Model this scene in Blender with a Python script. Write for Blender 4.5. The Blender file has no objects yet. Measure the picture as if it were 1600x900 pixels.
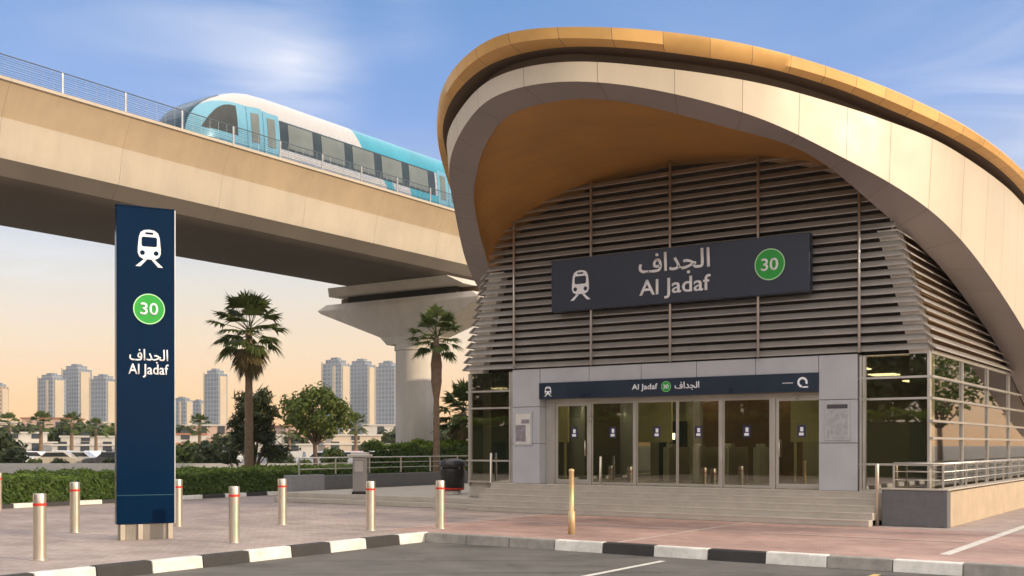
import bpy, bmesh, math, random
from math import sin, cos, pi, radians, sqrt
from mathutils import Vector, Matrix

random.seed(7)
scn = bpy.context.scene
COL = scn.collection

# ------------------------------------------------------------------ camera
EYE, FPX, HOR = 1.85, 1700.0, 696.0
cam = bpy.data.cameras.new('camera')
cam.sensor_width = 36.0
cam.lens = FPX / 1600.0 * 36.0
cam.shift_y = (HOR - 450.0) / 1600.0
cam.clip_start, cam.clip_end = 0.1, 6000.0
camo = bpy.data.objects.new('camera', cam)
camo.location = (0, 0, EYE)
camo.rotation_euler = (radians(90), 0, 0)
COL.objects.link(camo)
scn.camera = camo

# ------------------------------------------------------------------ world + sun
SUN_AZ, SUN_EL = radians(115.0), radians(15.0)       # azimuth clockwise from +Y
SUN_STRENGTH, SKY_STRENGTH, EXPOSURE = 3.3, 0.113, 0.20
world = bpy.data.worlds.new('World')
scn.world = world
world.use_nodes = True
wn, wl = world.node_tree.nodes, world.node_tree.links
wn.clear()


def wnode(t, **kw):
    n = wn.new(t)
    for k, v in kw.items():
        setattr(n, k, v)
    return n


def wmath(op, a, b=None, clamp=False):
    n = wnode('ShaderNodeMath', operation=op, use_clamp=clamp)
    for i, x in enumerate((a, b)):
        if x is None:
            continue
        if isinstance(x, (int, float)):
            n.inputs[i].default_value = x
        else:
            wl.new(x, n.inputs[i])
    return n.outputs[0]


def wmix(fac, a, b):
    n = wnode('ShaderNodeMix', data_type='RGBA')
    for sock, x in ((n.inputs[0], fac), (n.inputs[6], a), (n.inputs[7], b)):
        if isinstance(x, (int, float)):
            sock.default_value = x
        elif isinstance(x, tuple):
            sock.default_value = x + (1,)
        else:
            wl.new(x, sock)
    return n.outputs[2]


sky = wnode('ShaderNodeTexSky', sky_type='NISHITA')
sky.sun_disc = False
sky.sun_elevation = SUN_EL
sky.sun_rotation = SUN_AZ
sky.air_density, sky.dust_density, sky.ozone_density = 1.0, 0.6, 2.5
tc = wnode('ShaderNodeTexCoord')
sep = wnode('ShaderNodeSeparateXYZ')
wl.new(tc.outputs['Generated'], sep.inputs[0])
elev = sep.outputs[2]
# evening colours of the air: peach at the horizon, pale above it, blue high up; unseen zenith brightened for fill
ramp = wnode('ShaderNodeValToRGB')
wl.new(elev, ramp.inputs[0])
cr = ramp.color_ramp
cr.elements[0].position, cr.elements[0].color = 0.0, (11.0, 5.3, 1.8, 1)
cr.elements[1].position, cr.elements[1].color = 0.9, (17.0, 16.4, 15.9, 1)
for p_, c_ in ((0.04, (10.6, 5.9, 2.5)), (0.09, (9.3, 6.7, 4.2)), (0.15, (7.3, 6.8, 6.1)),
               (0.22, (3.8, 4.8, 7.0)), (0.29, (1.9, 3.4, 7.0)), (0.39, (1.2, 2.75, 5.9)), (0.52, (10.0, 10.3, 11.5))):
    e_ = cr.elements.new(p_)
    e_.color = c_ + (1,)
skymix = wmix(0.78, sky.outputs[0], ramp.outputs[0])
# extra brightness added to the unseen sky behind the camera, as fill light
back = wmath('MULTIPLY', wmath('SUBTRACT', -0.05, sep.outputs[1], clamp=True), 2.2, clamp=True)
skymix = wmix(wmath('MULTIPLY', back, 0.60), skymix, (14.0, 12.6, 11.2))
# thin clouds
den = wmath('MAXIMUM', wmath('ADD', elev, 0.12), 0.05)
cx = wmath('DIVIDE', sep.outputs[0], den)
cy = wmath('DIVIDE', sep.outputs[1], den)
cmb = wnode('ShaderNodeCombineXYZ')
wl.new(wmath('MULTIPLY', cx, 0.55), cmb.inputs[0])
wl.new(cy, cmb.inputs[1])
nz = wnode('ShaderNodeTexNoise')
nz.inputs['Scale'].default_value = 2.6
nz.inputs['Detail'].default_value = 4.5
nz.inputs['Roughness'].default_value = 0.52
nz.inputs['Distortion'].default_value = 1.2
wl.new(cmb.outputs[0], nz.inputs['Vector'])


def puff(px, py, rad, amount):
    d = Vector(((px - 800) / FPX, 1.0, (HOR - py) / FPX)).normalized()
    n = wnode('ShaderNodeVectorMath', operation='DISTANCE')
    wl.new(tc.outputs['Generated'], n.inputs[0])
    n.inputs[1].default_value = d
    q = wmath('DIVIDE', n.outputs['Value'], rad)
    g = wmath('SUBTRACT', 1.0, q, clamp=True)
    g = wmath('POWER', g, 1.3)
    return wmath('MULTIPLY', g, amount)


cl = wmath('ADD', puff(460, 95, 0.085, 0.50), puff(330, 30, 0.12, 0.26))
cl = wmath('ADD', cl, puff(640, 35, 0.05, 0.25))
cl = wmath('ADD', cl, puff(60, 400, 0.10, 0.22))
cl = wmath('ADD', cl, puff(1640, 230, 0.20, 0.55))
cl = wmath('ADD', cl, puff(1200, 60, 0.25, 0.07))
cl = wmath('ADD', cl, puff(90, 60, 0.16, 0.10))
cmask = wmath('MULTIPLY', cl, wmath('ADD', wmath('MULTIPLY', wmath('SUBTRACT', nz.outputs[0], 0.38, clamp=True), 4.6), 0.30))
cmask = wmath('MINIMUM', cmask, 0.92)
skyc = wmix(cmask, skymix, (7.4, 7.6, 8.4))
bg = wnode('ShaderNodeBackground')
bg.inputs[1].default_value = SKY_STRENGTH
wl.new(skyc, bg.inputs[0])
wout = wnode('ShaderNodeOutputWorld')
wl.new(bg.outputs[0], wout.inputs[0])

sun = bpy.data.lights.new('sun', 'SUN')
sun.energy = SUN_STRENGTH
sun.angle = radians(0.6)
sun.color = (1.0, 0.80, 0.56)
suno = bpy.data.objects.new('sun', sun)
sd = Vector((sin(SUN_AZ) * cos(SUN_EL), cos(SUN_AZ) * cos(SUN_EL), sin(SUN_EL)))
suno.rotation_euler = sd.to_track_quat('Z', 'Y').to_euler()
suno.location = sd * 80
COL.objects.link(suno)

scn.view_settings.view_transform = 'Standard'
scn.view_settings.look = 'None'
scn.view_settings.exposure = EXPOSURE
scn.view_settings.gamma = 1
scn.view_settings.use_curve_mapping = False
scn.render.engine = 'CYCLES'
scn.cycles.max_bounces = 8
scn.cycles.transparent_max_bounces = 16
scn.cycles.use_denoising = True

# ------------------------------------------------------------------ materials
MATS = {}


def nodemat(name):
    m = bpy.data.materials.new(name)
    m.use_nodes = True
    nt = m.node_tree
    return m, nt, nt.nodes['Principled BSDF']


def mat(name, col, rough=0.6, metal=0.0, var=0.12, scale=3.0, bump=0.0, bscale=40.0, spec=None, coat=0.0, island=0.0, streak=0.0):
    """principled colour with two-scale dirt variation and optional bump"""
    if name in MATS:
        return MATS[name]
    m, nt, b = nodemat(name)
    N, L = nt.nodes, nt.links
    b.inputs['Roughness'].default_value = rough
    b.inputs['Metallic'].default_value = metal
    if spec is not None:
        b.inputs['Specular IOR Level'].default_value = spec
    if coat:
        b.inputs['Coat Weight'].default_value = coat
        b.inputs['Coat Roughness'].default_value = 0.05
    tcn = N.new('ShaderNodeTexCoord')
    n1 = N.new('ShaderNodeTexNoise')
    n1.inputs['Scale'].default_value = scale
    n1.inputs['Detail'].default_value = 6
    n1.inputs['Roughness'].default_value = 0.65
    L.new(tcn.outputs['Object'], n1.inputs['Vector'])
    mr = N.new('ShaderNodeMapRange')
    mr.inputs[1].default_value, mr.inputs[2].default_value = 0.3, 0.7
    mr.inputs[3].default_value, mr.inputs[4].default_value = 1 - var, 1 + var
    L.new(n1.outputs[0], mr.inputs[0])
    mx = N.new('ShaderNodeMix')
    mx.data_type = 'RGBA'
    mx.blend_type = 'MULTIPLY'
    mx.inputs[0].default_value = 1
    mx.inputs[6].default_value = tuple(col) + (1,)
    tone = mr.outputs[0]

    def times(a, c):
        q = N.new('ShaderNodeMath')
        q.operation = 'MULTIPLY'
        L.new(a, q.inputs[0])
        L.new(c, q.inputs[1])
        return q.outputs[0]
    if island:
        g = N.new('ShaderNodeNewGeometry')
        mi = N.new('ShaderNodeMapRange')
        mi.inputs[3].default_value, mi.inputs[4].default_value = 1 - island, 1 + island
        L.new(g.outputs['Random Per Island'], mi.inputs[0])
        tone = times(tone, mi.outputs[0])
    if streak:                       # rain runs and weather marks, long in z
        mp = N.new('ShaderNodeMapping')
        mp.inputs['Scale'].default_value = (1.6, 1.6, 0.13)
        L.new(tcn.outputs['Object'], mp.inputs[0])
        n3 = N.new('ShaderNodeTexNoise')
        n3.inputs['Scale'].default_value = 1.3
        n3.inputs['Detail'].default_value = 7
        n3.inputs['Roughness'].default_value = 0.7
        L.new(mp.outputs[0], n3.inputs['Vector'])
        m3 = N.new('ShaderNodeMapRange')
        m3.inputs[1].default_value, m3.inputs[2].default_value = 0.42, 0.72
        m3.inputs[3].default_value, m3.inputs[4].default_value = 1.0, 1 - streak
        L.new(n3.outputs[0], m3.inputs[0])
        tone = times(tone, m3.outputs[0])
    cmbn = N.new('ShaderNodeCombineColor')
    for i in range(3):
        L.new(tone, cmbn.inputs[i])
    L.new(cmbn.outputs[0], mx.inputs[7])
    L.new(mx.outputs[2], b.inputs['Base Color'])
    m2 = N.new('ShaderNodeMapRange')
    m2.inputs[1].default_value, m2.inputs[2].default_value = 0.3, 0.7
    m2.inputs[3].default_value, m2.inputs[4].default_value = max(0.02, rough - 0.08), min(1, rough + 0.08)
    L.new(n1.outputs[0], m2.inputs[0])
    L.new(m2.outputs[0], b.inputs['Roughness'])
    if bump:
        n2 = N.new('ShaderNodeTexNoise')
        n2.inputs['Scale'].default_value = bscale
        n2.inputs['Detail'].default_value = 4
        L.new(tcn.outputs['Object'], n2.inputs['Vector'])
        bp = N.new('ShaderNodeBump')
        bp.inputs['Strength'].default_value = bump
        bp.inputs['Distance'].default_value = 0.02
        L.new(n2.outputs[0], bp.inputs['Height'])
        L.new(bp.outputs[0], b.inputs['Normal'])
    MATS[name] = m
    return m


def glass(name, tint, gloss=0.25, rough=0.02):
    if name in MATS:
        return MATS[name]
    m = bpy.data.materials.new(name)
    m.use_nodes = True
    N, L = m.node_tree.nodes, m.node_tree.links
    N.clear()
    tr = N.new('ShaderNodeBsdfTransparent')
    tr.inputs[0].default_value = tuple(tint) + (1,)
    gl = N.new('ShaderNodeBsdfGlossy')
    gl.inputs[0].default_value = (0.95, 0.95, 0.95, 1)
    gl.inputs[1].default_value = rough
    lw = N.new('ShaderNodeLayerWeight')
    lw.inputs[0].default_value = 0.35
    mr = N.new('ShaderNodeMapRange')
    mr.inputs[3].default_value, mr.inputs[4].default_value = gloss, 0.95
    L.new(lw.outputs['Fresnel'], mr.inputs[0])
    mx = N.new('ShaderNodeMixShader')
    L.new(mr.outputs[0], mx.inputs[0])
    L.new(tr.outputs[0], mx.inputs[1])
    L.new(gl.outputs[0], mx.inputs[2])
    o = N.new('ShaderNodeOutputMaterial')
    L.new(mx.outputs[0], o.inputs[0])
    MATS[name] = m
    return m


def tile_mat(name, c1, c2, cm, bw, bh, rough=0.8, mortar=0.012, rot=0.0, big=0.25):
    """brick-laid paving with stains"""
    m, nt, b = nodemat(name)
    N, L = nt.nodes, nt.links
    tcn = N.new('ShaderNodeTexCoord')
    mp = N.new('ShaderNodeMapping')
    mp.inputs['Rotation'].default_value = (0, 0, rot)
    L.new(tcn.outputs['Object'], mp.inputs[0])
    br = N.new('ShaderNodeTexBrick')
    br.inputs['Color1'].default_value = c1 + (1,)
    br.inputs['Color2'].default_value = c2 + (1,)
    br.inputs['Mortar'].default_value = cm + (1,)
    br.inputs['Scale'].default_value = 1
    br.inputs['Mortar Size'].default_value = mortar
    br.inputs['Brick Width'].default_value = bw
    br.inputs['Row Height'].default_value = bh
    L.new(mp.outputs[0], br.inputs['Vector'])
    n1 = N.new('ShaderNodeTexNoise')
    n1.inputs['Scale'].default_value = 0.45
    n1.inputs['Detail'].default_value = 8
    n1.inputs['Roughness'].default_value = 0.7
    L.new(tcn.outputs['Object'], n1.inputs['Vector'])
    mr = N.new('ShaderNodeMapRange')
    mr.inputs[1].default_value, mr.inputs[2].default_value = 0.3, 0.7
    mr.inputs[3].default_value, mr.inputs[4].default_value = 1 - big, 1 + big
    L.new(n1.outputs[0], mr.inputs[0])
    cmbn = N.new('ShaderNodeCombineColor')
    for i in range(3):
        L.new(mr.outputs[0], cmbn.inputs[i])
    mx = N.new('ShaderNodeMix')
    mx.data_type = 'RGBA'
    mx.blend_type = 'MULTIPLY'
    mx.inputs[0].default_value = 1
    L.new(br.outputs[0], mx.inputs[6])
    L.new(cmbn.outputs[0], mx.inputs[7])
    L.new(mx.outputs[2], b.inputs['Base Color'])
    b.inputs['Roughness'].default_value = rough
    bp = N.new('ShaderNodeBump')
    bp.inputs['Strength'].default_value = 0.35
    bp.inputs['Distance'].default_value = 0.006
    bp.invert = True
    L.new(br.outputs['Fac'], bp.inputs['Height'])
    L.new(bp.outputs[0], b.inputs['Normal'])
    MATS[name] = m
    return m


def tower_mat(name, wall, win, fx, fz, mort):
    """storeys of glazing between pale floor bands (object x/y across, z up)"""
    m, nt, b = nodemat(name)
    N, L = nt.nodes, nt.links
    tcn = N.new('ShaderNodeTexCoord')
    sp = N.new('ShaderNodeSeparateXYZ')
    L.new(tcn.outputs['Object'], sp.inputs[0])
    ad = N.new('ShaderNodeMath')
    L.new(sp.outputs[0], ad.inputs[0])
    L.new(sp.outputs[1], ad.inputs[1])
    cb = N.new('ShaderNodeCombineXYZ')
    L.new(ad.outputs[0], cb.inputs[0])
    L.new(sp.outputs[2], cb.inputs[1])
    br = N.new('ShaderNodeTexBrick')
    br.offset = 0.0
    br.inputs['Color1'].default_value = win + (1,)
    br.inputs['Color2'].default_value = tuple(x * 1.5 for x in win) + (1,)
    br.inputs['Mortar'].default_value = wall + (1,)
    br.inputs['Scale'].default_value = 1
    br.inputs['Mortar Size'].default_value = mort
    br.inputs['Brick Width'].default_value = fx
    br.inputs['Row Height'].default_value = fz
    L.new(cb.outputs[0], br.inputs['Vector'])
    L.new(br.outputs[0], b.inputs['Base Color'])
    mr = N.new('ShaderNodeMapRange')
    mr.inputs[3].default_value, mr.inputs[4].default_value = 0.2, 0.8
    L.new(br.outputs['Fac'], mr.inputs[0])
    L.new(mr.outputs[0], b.inputs['Roughness'])
    MATS[name] = m
    return m


def leaf_mat(name, c1, c2, trans=0.25):
    m, nt, b = nodemat(name)
    N, L = nt.nodes, nt.links
    g = N.new('ShaderNodeNewGeometry')
    rp = N.new('ShaderNodeMix')
    rp.data_type = 'RGBA'
    rp.inputs[6].default_value = c1 + (1,)
    rp.inputs[7].default_value = c2 + (1,)
    L.new(g.outputs['Random Per Island'], rp.inputs[0])
    L.new(rp.outputs[2], b.inputs['Base Color'])
    b.inputs['Roughness'].default_value = 0.55
    b.inputs['Specular IOR Level'].default_value = 0.3
    tl = N.new('ShaderNodeBsdfTranslucent')
    L.new(rp.outputs[2], tl.inputs[0])
    mx = N.new('ShaderNodeMixShader')
    mx.inputs[0].default_value = trans
    L.new(b.outputs[0], mx.inputs[1])
    L.new(tl.outputs[0], mx.inputs[2])
    L.new(mx.outputs[0], N['Material Output'].inputs[0])
    MATS[name] = m
    return m


M_gold = mat('gold_cladding', (0.68, 0.40, 0.135), 0.40, 0.15, 0.10, 1.2, island=.09)
M_fascia = mat('cream_fascia', (0.57, 0.49, 0.37), 0.42, 0.0, 0.05, 0.7, island=.035, streak=.07)
M_lip = mat('mauve_lip', (0.27, 0.235, 0.22), 0.5, 0.1, 0.10, 0.8, island=.05)
M_soffit = mat('bronze_soffit', (0.55, 0.285, 0.075), 0.38, 0.35, 0.12, 0.6)
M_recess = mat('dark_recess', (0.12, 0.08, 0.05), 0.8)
M_seam = mat('dark_seam', (0.16, 0.13, 0.10), 0.8)
M_alu = mat('aluminium_panel', (0.46, 0.47, 0.495), 0.42, 0.15, 0.06, 1.5)
M_slat = mat('louvre_aluminium', (0.37, 0.345, 0.315), 0.38, 0.15, 0.12, 2.0)
M_steel = mat('stainless_steel', (0.60, 0.57, 0.52), 0.34, 0.75, 0.04, 1.5)
M_bright = mat('satin_steel', (0.70, 0.63, 0.52), 0.32, 0.85, 0.02, 1.0)
M_dark = mat('dark_backing', (0.04, 0.034, 0.028), 0.8)
M_bronzeb = mat('bronze_backing', (0.28, 0.17, 0.08), 0.6)
M_navy = mat('navy_sign_paint', (0.010, 0.022, 0.045), 0.32, 0.0, 0.15, 1.0)
M_navyg = mat('navy_gloss_panel', (0.001, 0.015, 0.046), 0.12, 0.0, 0.15, 0.6, spec=0.08)
M_slate = mat('slate_sign_paint', (0.022, 0.031, 0.055), 0.36, 0.1, 0.15, 0.8)
M_white = mat('white_lettering', (0.86, 0.88, 0.92), 0.5, 0, 0.03)
M_green = mat('green_route_disc', (0.012, 0.36, 0.035), 0.4, 0, 0.05)
M_ltgreen = mat('pale_green_ring', (0.45, 0.80, 0.45), 0.4, 0, 0.03)
M_glass = glass('entrance_glass', (0.72, 0.73, 0.62), 0.06)
M_glass_side = glass('side_glass', (0.52, 0.50, 0.40), 0.24)
M_conc = mat('viaduct_concrete', (0.49, 0.43, 0.345), 0.85, 0, 0.08, 0.5, 0.15, 12, streak=.09)
M_concg = mat('pier_concrete', (0.64, 0.59, 0.53), 0.85, 0, 0.08, 0.6, 0.15, 12, streak=.14)
M_granite = mat('grey_granite', (0.115, 0.115, 0.12), 0.55, 0, 0.15, 8.0)
M_sandst = mat('tan_stone', (0.46, 0.36, 0.25), 0.75, 0, 0.14, 2.0, 0.1, 30)
M_step = mat('step_stone', (0.45, 0.405, 0.345), 0.7, 0, 0.12, 2.5, 0.08, 40)
M_red = mat('red_band', (0.62, 0.035, 0.02), 0.4, 0, 0.05)
M_black = mat('black_plastic', (0.012, 0.012, 0.013), 0.4, 0, 0.2)
M_kwhite = mat('kerb_white_paint', (0.72, 0.69, 0.63), 0.7, 0, 0.22, 3.5, 0.2, 30)
M_kblack = mat('kerb_black_paint', (0.035, 0.033, 0.032), 0.7, 0, 0.3, 3.5, 0.2, 30)
M_kgrey = mat('kerb_bare_concrete', (0.30, 0.28, 0.25), 0.8, 0, 0.25, 3.5, 0.2, 30)
M_line = mat('road_paint', (0.66, 0.63, 0.57), 0.75, 0, 0.2, 6.0)
M_yline = mat('yellow_road_paint', (0.66, 0.46, 0.16), 0.75, 0, 0.2, 6.0)
M_asph = mat('asphalt', (0.13, 0.12, 0.108), 0.88, 0, 0.28, 0.9, 0.45, 120)
def wear(m, vec_scale, lo, hi, amount):
    nt = m.node_tree
    N, L = nt.nodes, nt.links
    b = N['Principled BSDF']
    src = b.inputs['Base Color'].links[0].from_socket
    tcn = N.new('ShaderNodeTexCoord')
    mp = N.new('ShaderNodeMapping')
    mp.inputs['Rotation'].default_value = (0, 0, radians(34))
    mp.inputs['Scale'].default_value = vec_scale
    L.new(tcn.outputs['Object'], mp.inputs[0])
    n1 = N.new('ShaderNodeTexNoise')
    n1.inputs['Scale'].default_value = 1.0
    n1.inputs['Detail'].default_value = 5
    L.new(mp.outputs[0], n1.inputs['Vector'])
    mr = N.new('ShaderNodeMapRange')
    mr.inputs[1].default_value, mr.inputs[2].default_value = lo, hi
    mr.inputs[3].default_value, mr.inputs[4].default_value = 1.0, 1 - amount
    L.new(n1.outputs[0], mr.inputs[0])
    cb = N.new('ShaderNodeCombineColor')
    for i in range(3):
        L.new(mr.outputs[0], cb.inputs[i])
    mx = N.new('ShaderNodeMix')
    mx.data_type = 'RGBA'
    mx.blend_type = 'MULTIPLY'
    mx.inputs[0].default_value = 1
    L.new(src, mx.inputs[6])
    L.new(cb.outputs[0], mx.inputs[7])
    L.new(mx.outputs[2], b.inputs['Base Color'])


wear(M_asph, (.25, 2.2, 1), .50, .75, .35)
wear(M_asph, (2.6, 2.6, 1), .64, .70, .30)
M_ground = mat('sandy_ground', (0.25, 0.215, 0.17), 0.95, 0, 0.3, 0.05, 0.2, 5)
M_lot = mat('parking_asphalt', (0.15, 0.14, 0.135), 0.9, 0, 0.2, 0.2)
M_pave = tile_mat('pink_interlock_paving', (0.385, 0.295, 0.265), (0.435, 0.36, 0.325), (0.25, 0.21, 0.19), 0.21, 0.105, 0.75, 0.006, 0.0, 0.34)
wear(M_pave, (1.5, 1.5, 1), .60, .72, .22)
wear(M_pave, (.3, 3.0, 1), .52, .75, .18)
M_bark = mat('palm_bark', (0.20, 0.135, 0.085), 0.9, 0, 0.3, 6.0, 0.8, 14)
M_bark2 = mat('grey_bark', (0.12, 0.085, 0.06), 0.9, 0, 0.3, 6.0, 0.6, 20)
M_palm = leaf_mat('palm_frond', (0.05, 0.082, 0.022), (0.15, 0.19, 0.055), .45)
M_palmdry = leaf_mat('dry_palm_frond', (0.10, 0.085, 0.03), (0.20, 0.14, 0.06))
M_leaf = leaf_mat('tree_leaf', (0.045, 0.085, 0.014), (0.15, 0.18, 0.03), .35)
M_leafd = leaf_mat('dark_tree_leaf', (0.022, 0.042, 0.014), (0.075, 0.09, 0.03), .35)
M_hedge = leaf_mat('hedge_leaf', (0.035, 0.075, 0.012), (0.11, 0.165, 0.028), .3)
M_hedge_lit = leaf_mat('hedge_leaf_lit', (0.09, 0.165, 0.018), (0.22, 0.29, 0.04), .35)  # brighter leaves for the hedge top: its sunlight is put into the colour
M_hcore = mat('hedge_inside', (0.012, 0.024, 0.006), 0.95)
M_tw = mat('train_white', (0.47, 0.47, 0.47), 0.25, 0.1, 0.04, coat=0.4)
M_tb = mat('train_light_blue', (0.15, 0.37, 0.50), 0.25, 0.1, 0.08, 0.8, coat=0.4)
M_tq = mat('train_turquoise', (0.04, 0.30, 0.42), 0.25, 0.1, 0.12, 0.8, coat=0.4)
M_tg = mat('train_silver', (0.52, 0.54, 0.55), 0.28, 0.5, 0.06)
M_tglass = mat('train_window', (0.16, 0.18, 0.16), 0.10, 0, 0.15, 0.8, spec=0.9)
M_tband = mat('train_window_band', (0.04, 0.055, 0.06), 0.12, 0, 0.1)
M_twind = mat('train_windscreen', (0.010, 0.05, 0.085), 0.15, 0, 0.1, spec=0.2)


# ------------------------------------------------------------------ mesh builder
class MB:
    def __init__(s):
        s.v, s.f, s.m = [], [], []

    def quad(s, pts, m=0):
        k = len(s.v)
        s.v += [tuple(p) for p in pts]
        s.f.append(tuple(range(k, k + len(pts))))
        s.m.append(m)

    def box(s, x0, x1, y0, y1, z0, z1, m=0, M=None):
        P = [(x0, y0, z0), (x1, y0, z0), (x1, y1, z0), (x0, y1, z0), (x0, y0, z1), (x1, y0, z1), (x1, y1, z1), (x0, y1, z1)]
        s.hexa(P, m, M)
        return s

    def hexa(s, P, m=0, M=None):
        k = len(s.v)
        if M is not None:
            P = [tuple(M @ Vector(p)) for p in P]
        s.v += [tuple(p) for p in P]
        for f in ((0, 3, 2, 1), (4, 5, 6, 7), (0, 1, 5, 4), (1, 2, 6, 5), (2, 3, 7, 6), (3, 0, 4, 7)):
            s.f.append(tuple(k + i for i in f))
            s.m.append(m)

    def prism(s, poly, to3, d0, d1, m=0):
        """poly: 2-D outline (ccw), to3(a,b,d) -> 3-D; caps + walls"""
        n, k = len(poly), len(s.v)
        for d in (d0, d1):
            s.v += [tuple(to3(a, b, d)) for a, b in poly]
        s.f.append(tuple(range(k, k + n)))
        s.f.append(tuple(range(k + 2 * n - 1, k + n - 1, -1)))
        s.m += [m, m]
        for i in range(n):
            j = (i + 1) % n
            s.f.append((k + j, k + i, k + n + i, k + n + j))
            s.m.append(m)

    def tube(s, path, r, n=10, m=0, caps=True):
        path = [Vector(p) for p in path]
        if isinstance(r, (int, float)):
            r = [r] * len(path)
        k = len(s.v)
        ref = Vector((0.31, 0.17, 0.93))
        for i, p in enumerate(path):
            d = (path[min(i + 1, len(path) - 1)] - path[max(i - 1, 0)]).normalized()
            a = d.cross(ref)
            if a.length < 1e-3:
                a = d.cross(Vector((1, 0, 0)))
            a.normalize()
            b = d.cross(a)
            for j in range(n):
                t = 2 * pi * j / n
                s.v.append(tuple(p + (a * cos(t) + b * sin(t)) * r[i]))
        for i in range(len(path) - 1):
            for j in range(n):
                j2 = (j + 1) % n
                s.f.append((k + i * n + j, k + i * n + j2, k + (i + 1) * n + j2, k + (i + 1) * n + j))
                s.m.append(m)
        if caps:
            s.f.append(tuple(k + j for j in reversed(range(n))))
            s.f.append(tuple(k + (len(path) - 1) * n + j for j in range(n)))
            s.m += [m, m]
        return s

    def lathe(s, prof, c=(0, 0, 0), n=20, m=0):
        s.tube([(c[0], c[1], c[2] + z) for r, z in prof], 1, n, m)
        k = len(s.v) - n * len(prof)
        for i, (r, z) in enumerate(prof):
            for j in range(n):
                t = 2 * pi * j / n
                s.v[k + i * n + j] = (c[0] + r * cos(t), c[1] + r * sin(t), c[2] + z)
        # tube winding follows a x b order; recalculated on build
        return s

    def grid(s, rows, m=0, mfun=None):
        k = len(s.v)
        nr, nc = len(rows), len(rows[0])
        for r in rows:
            s.v += [tuple(p) for p in r]
        for i in range(nr - 1):
            for j in range(nc - 1):
                s.f.append((k + i * nc + j, k + i * nc + j + 1, k + (i + 1) * nc + j + 1, k + (i + 1) * nc + j))
                s.m.append(mfun(i, j) if mfun else m)
        return s

    def build(s, name, mats, parent=None, smooth=False, bevel=0.0, recalc=True, loc=None):
        me = bpy.data.meshes.new(name)
        me.from_pydata(s.v, [], s.f)
        mats = mats if isinstance(mats, (list, tuple)) else [mats]
        for mm in mats:
            me.materials.append(mm)
        me.polygons.foreach_set('material_index', s.m)
        if recalc:
            bm = bmesh.new()
            bm.from_mesh(me)
            bmesh.ops.recalc_face_normals(bm, faces=bm.faces)
            bm.to_mesh(me)
            bm.free()
        if smooth:
            for p in me.polygons:
                p.use_smooth = True
        me.update()
        o = bpy.data.objects.new(name, me)
        COL.objects.link(o)
        if parent is not None:
            o.parent = parent
        if loc is not None:
            o.location = loc
        if bevel:
            b = o.modifiers.new('bevel', 'BEVEL')
            b.width = bevel
            b.segments = 2
            b.limit_method = 'ANGLE'
            b.angle_limit = radians(40)
        return o


def autosmooth(o, deg=35):
    me = o.data
    for p in me.polygons:
        p.use_smooth = True
    bm = bmesh.new()
    bm.from_mesh(me)
    for e in bm.edges:
        if len(e.link_faces) == 2 and (e.calc_face_angle(0) > radians(deg) or e.link_faces[0].material_index != e.link_faces[1].material_index):
            e.smooth = False
    bm.to_mesh(me)
    bm.free()
    return o


def tag(o, label=None, cat=None, group=None, kind=None):
    if label:
        o['label'] = label
    if cat:
        o['category'] = cat
    if group:
        o['group'] = group
    if kind:
        o['kind'] = kind
    return o


def thing(name, label, cat, loc=(0, 0, 0), rz=0.0, group=None):
    o = bpy.data.objects.new(name, None)
    o.empty_display_size = 0.3
    o.location = loc
    o.rotation_euler = (0, 0, rz)
    COL.objects.link(o)
    return tag(o, label, cat, group)


def kids(o):
    return [c for c in bpy.data.objects if c.parent == o]


def dup(o, loc, rz=None, scale=None, label=None, parent=None):
    c = o.copy()
    COL.objects.link(c)
    c.parent = parent
    if parent is None:
        c.location = loc
        if rz is not None:
            c.rotation_euler = (0, 0, rz)
        if scale is not None:
            c.scale = scale if isinstance(scale, tuple) else (scale,) * 3
        if label:
            c['label'] = label
    for ch in kids(o):
        dup(ch, None, parent=c)
    return c


# frames: the station, the viaduct and the kerbs share one axis system
ANG = radians(-34.3)
U = Vector((cos(ANG), sin(ANG)))
V = Vector((-sin(ANG), cos(ANG)))
F0 = Vector((4.2009, 28.8972))                     # centre of the entrance front, on the ground


def W(s, t, z=0.0):
    p = F0 + U * s + V * t
    return Vector((p.x, p.y, z))


def xz_front(a, b, d):          # outline in x/z, extruded along y
    return (a, d, b)


def arc(cx_, cz_, r, a0, a1, n):
    return [(cx_ + r * cos(a0 + (a1 - a0) * i / n), cz_ + r * sin(a0 + (a1 - a0) * i / n)) for i in range(n + 1)]


def rrect(x0, x1, z0, z1, r, n=5):
    return (arc(x1 - r, z0 + r, r, -pi / 2, 0, n) + arc(x1 - r, z1 - r, r, 0, pi / 2, n)
            + arc(x0 + r, z1 - r, r, pi / 2, pi, n) + arc(x0 + r, z0 + r, r, pi, 3 * pi / 2, n))


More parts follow.
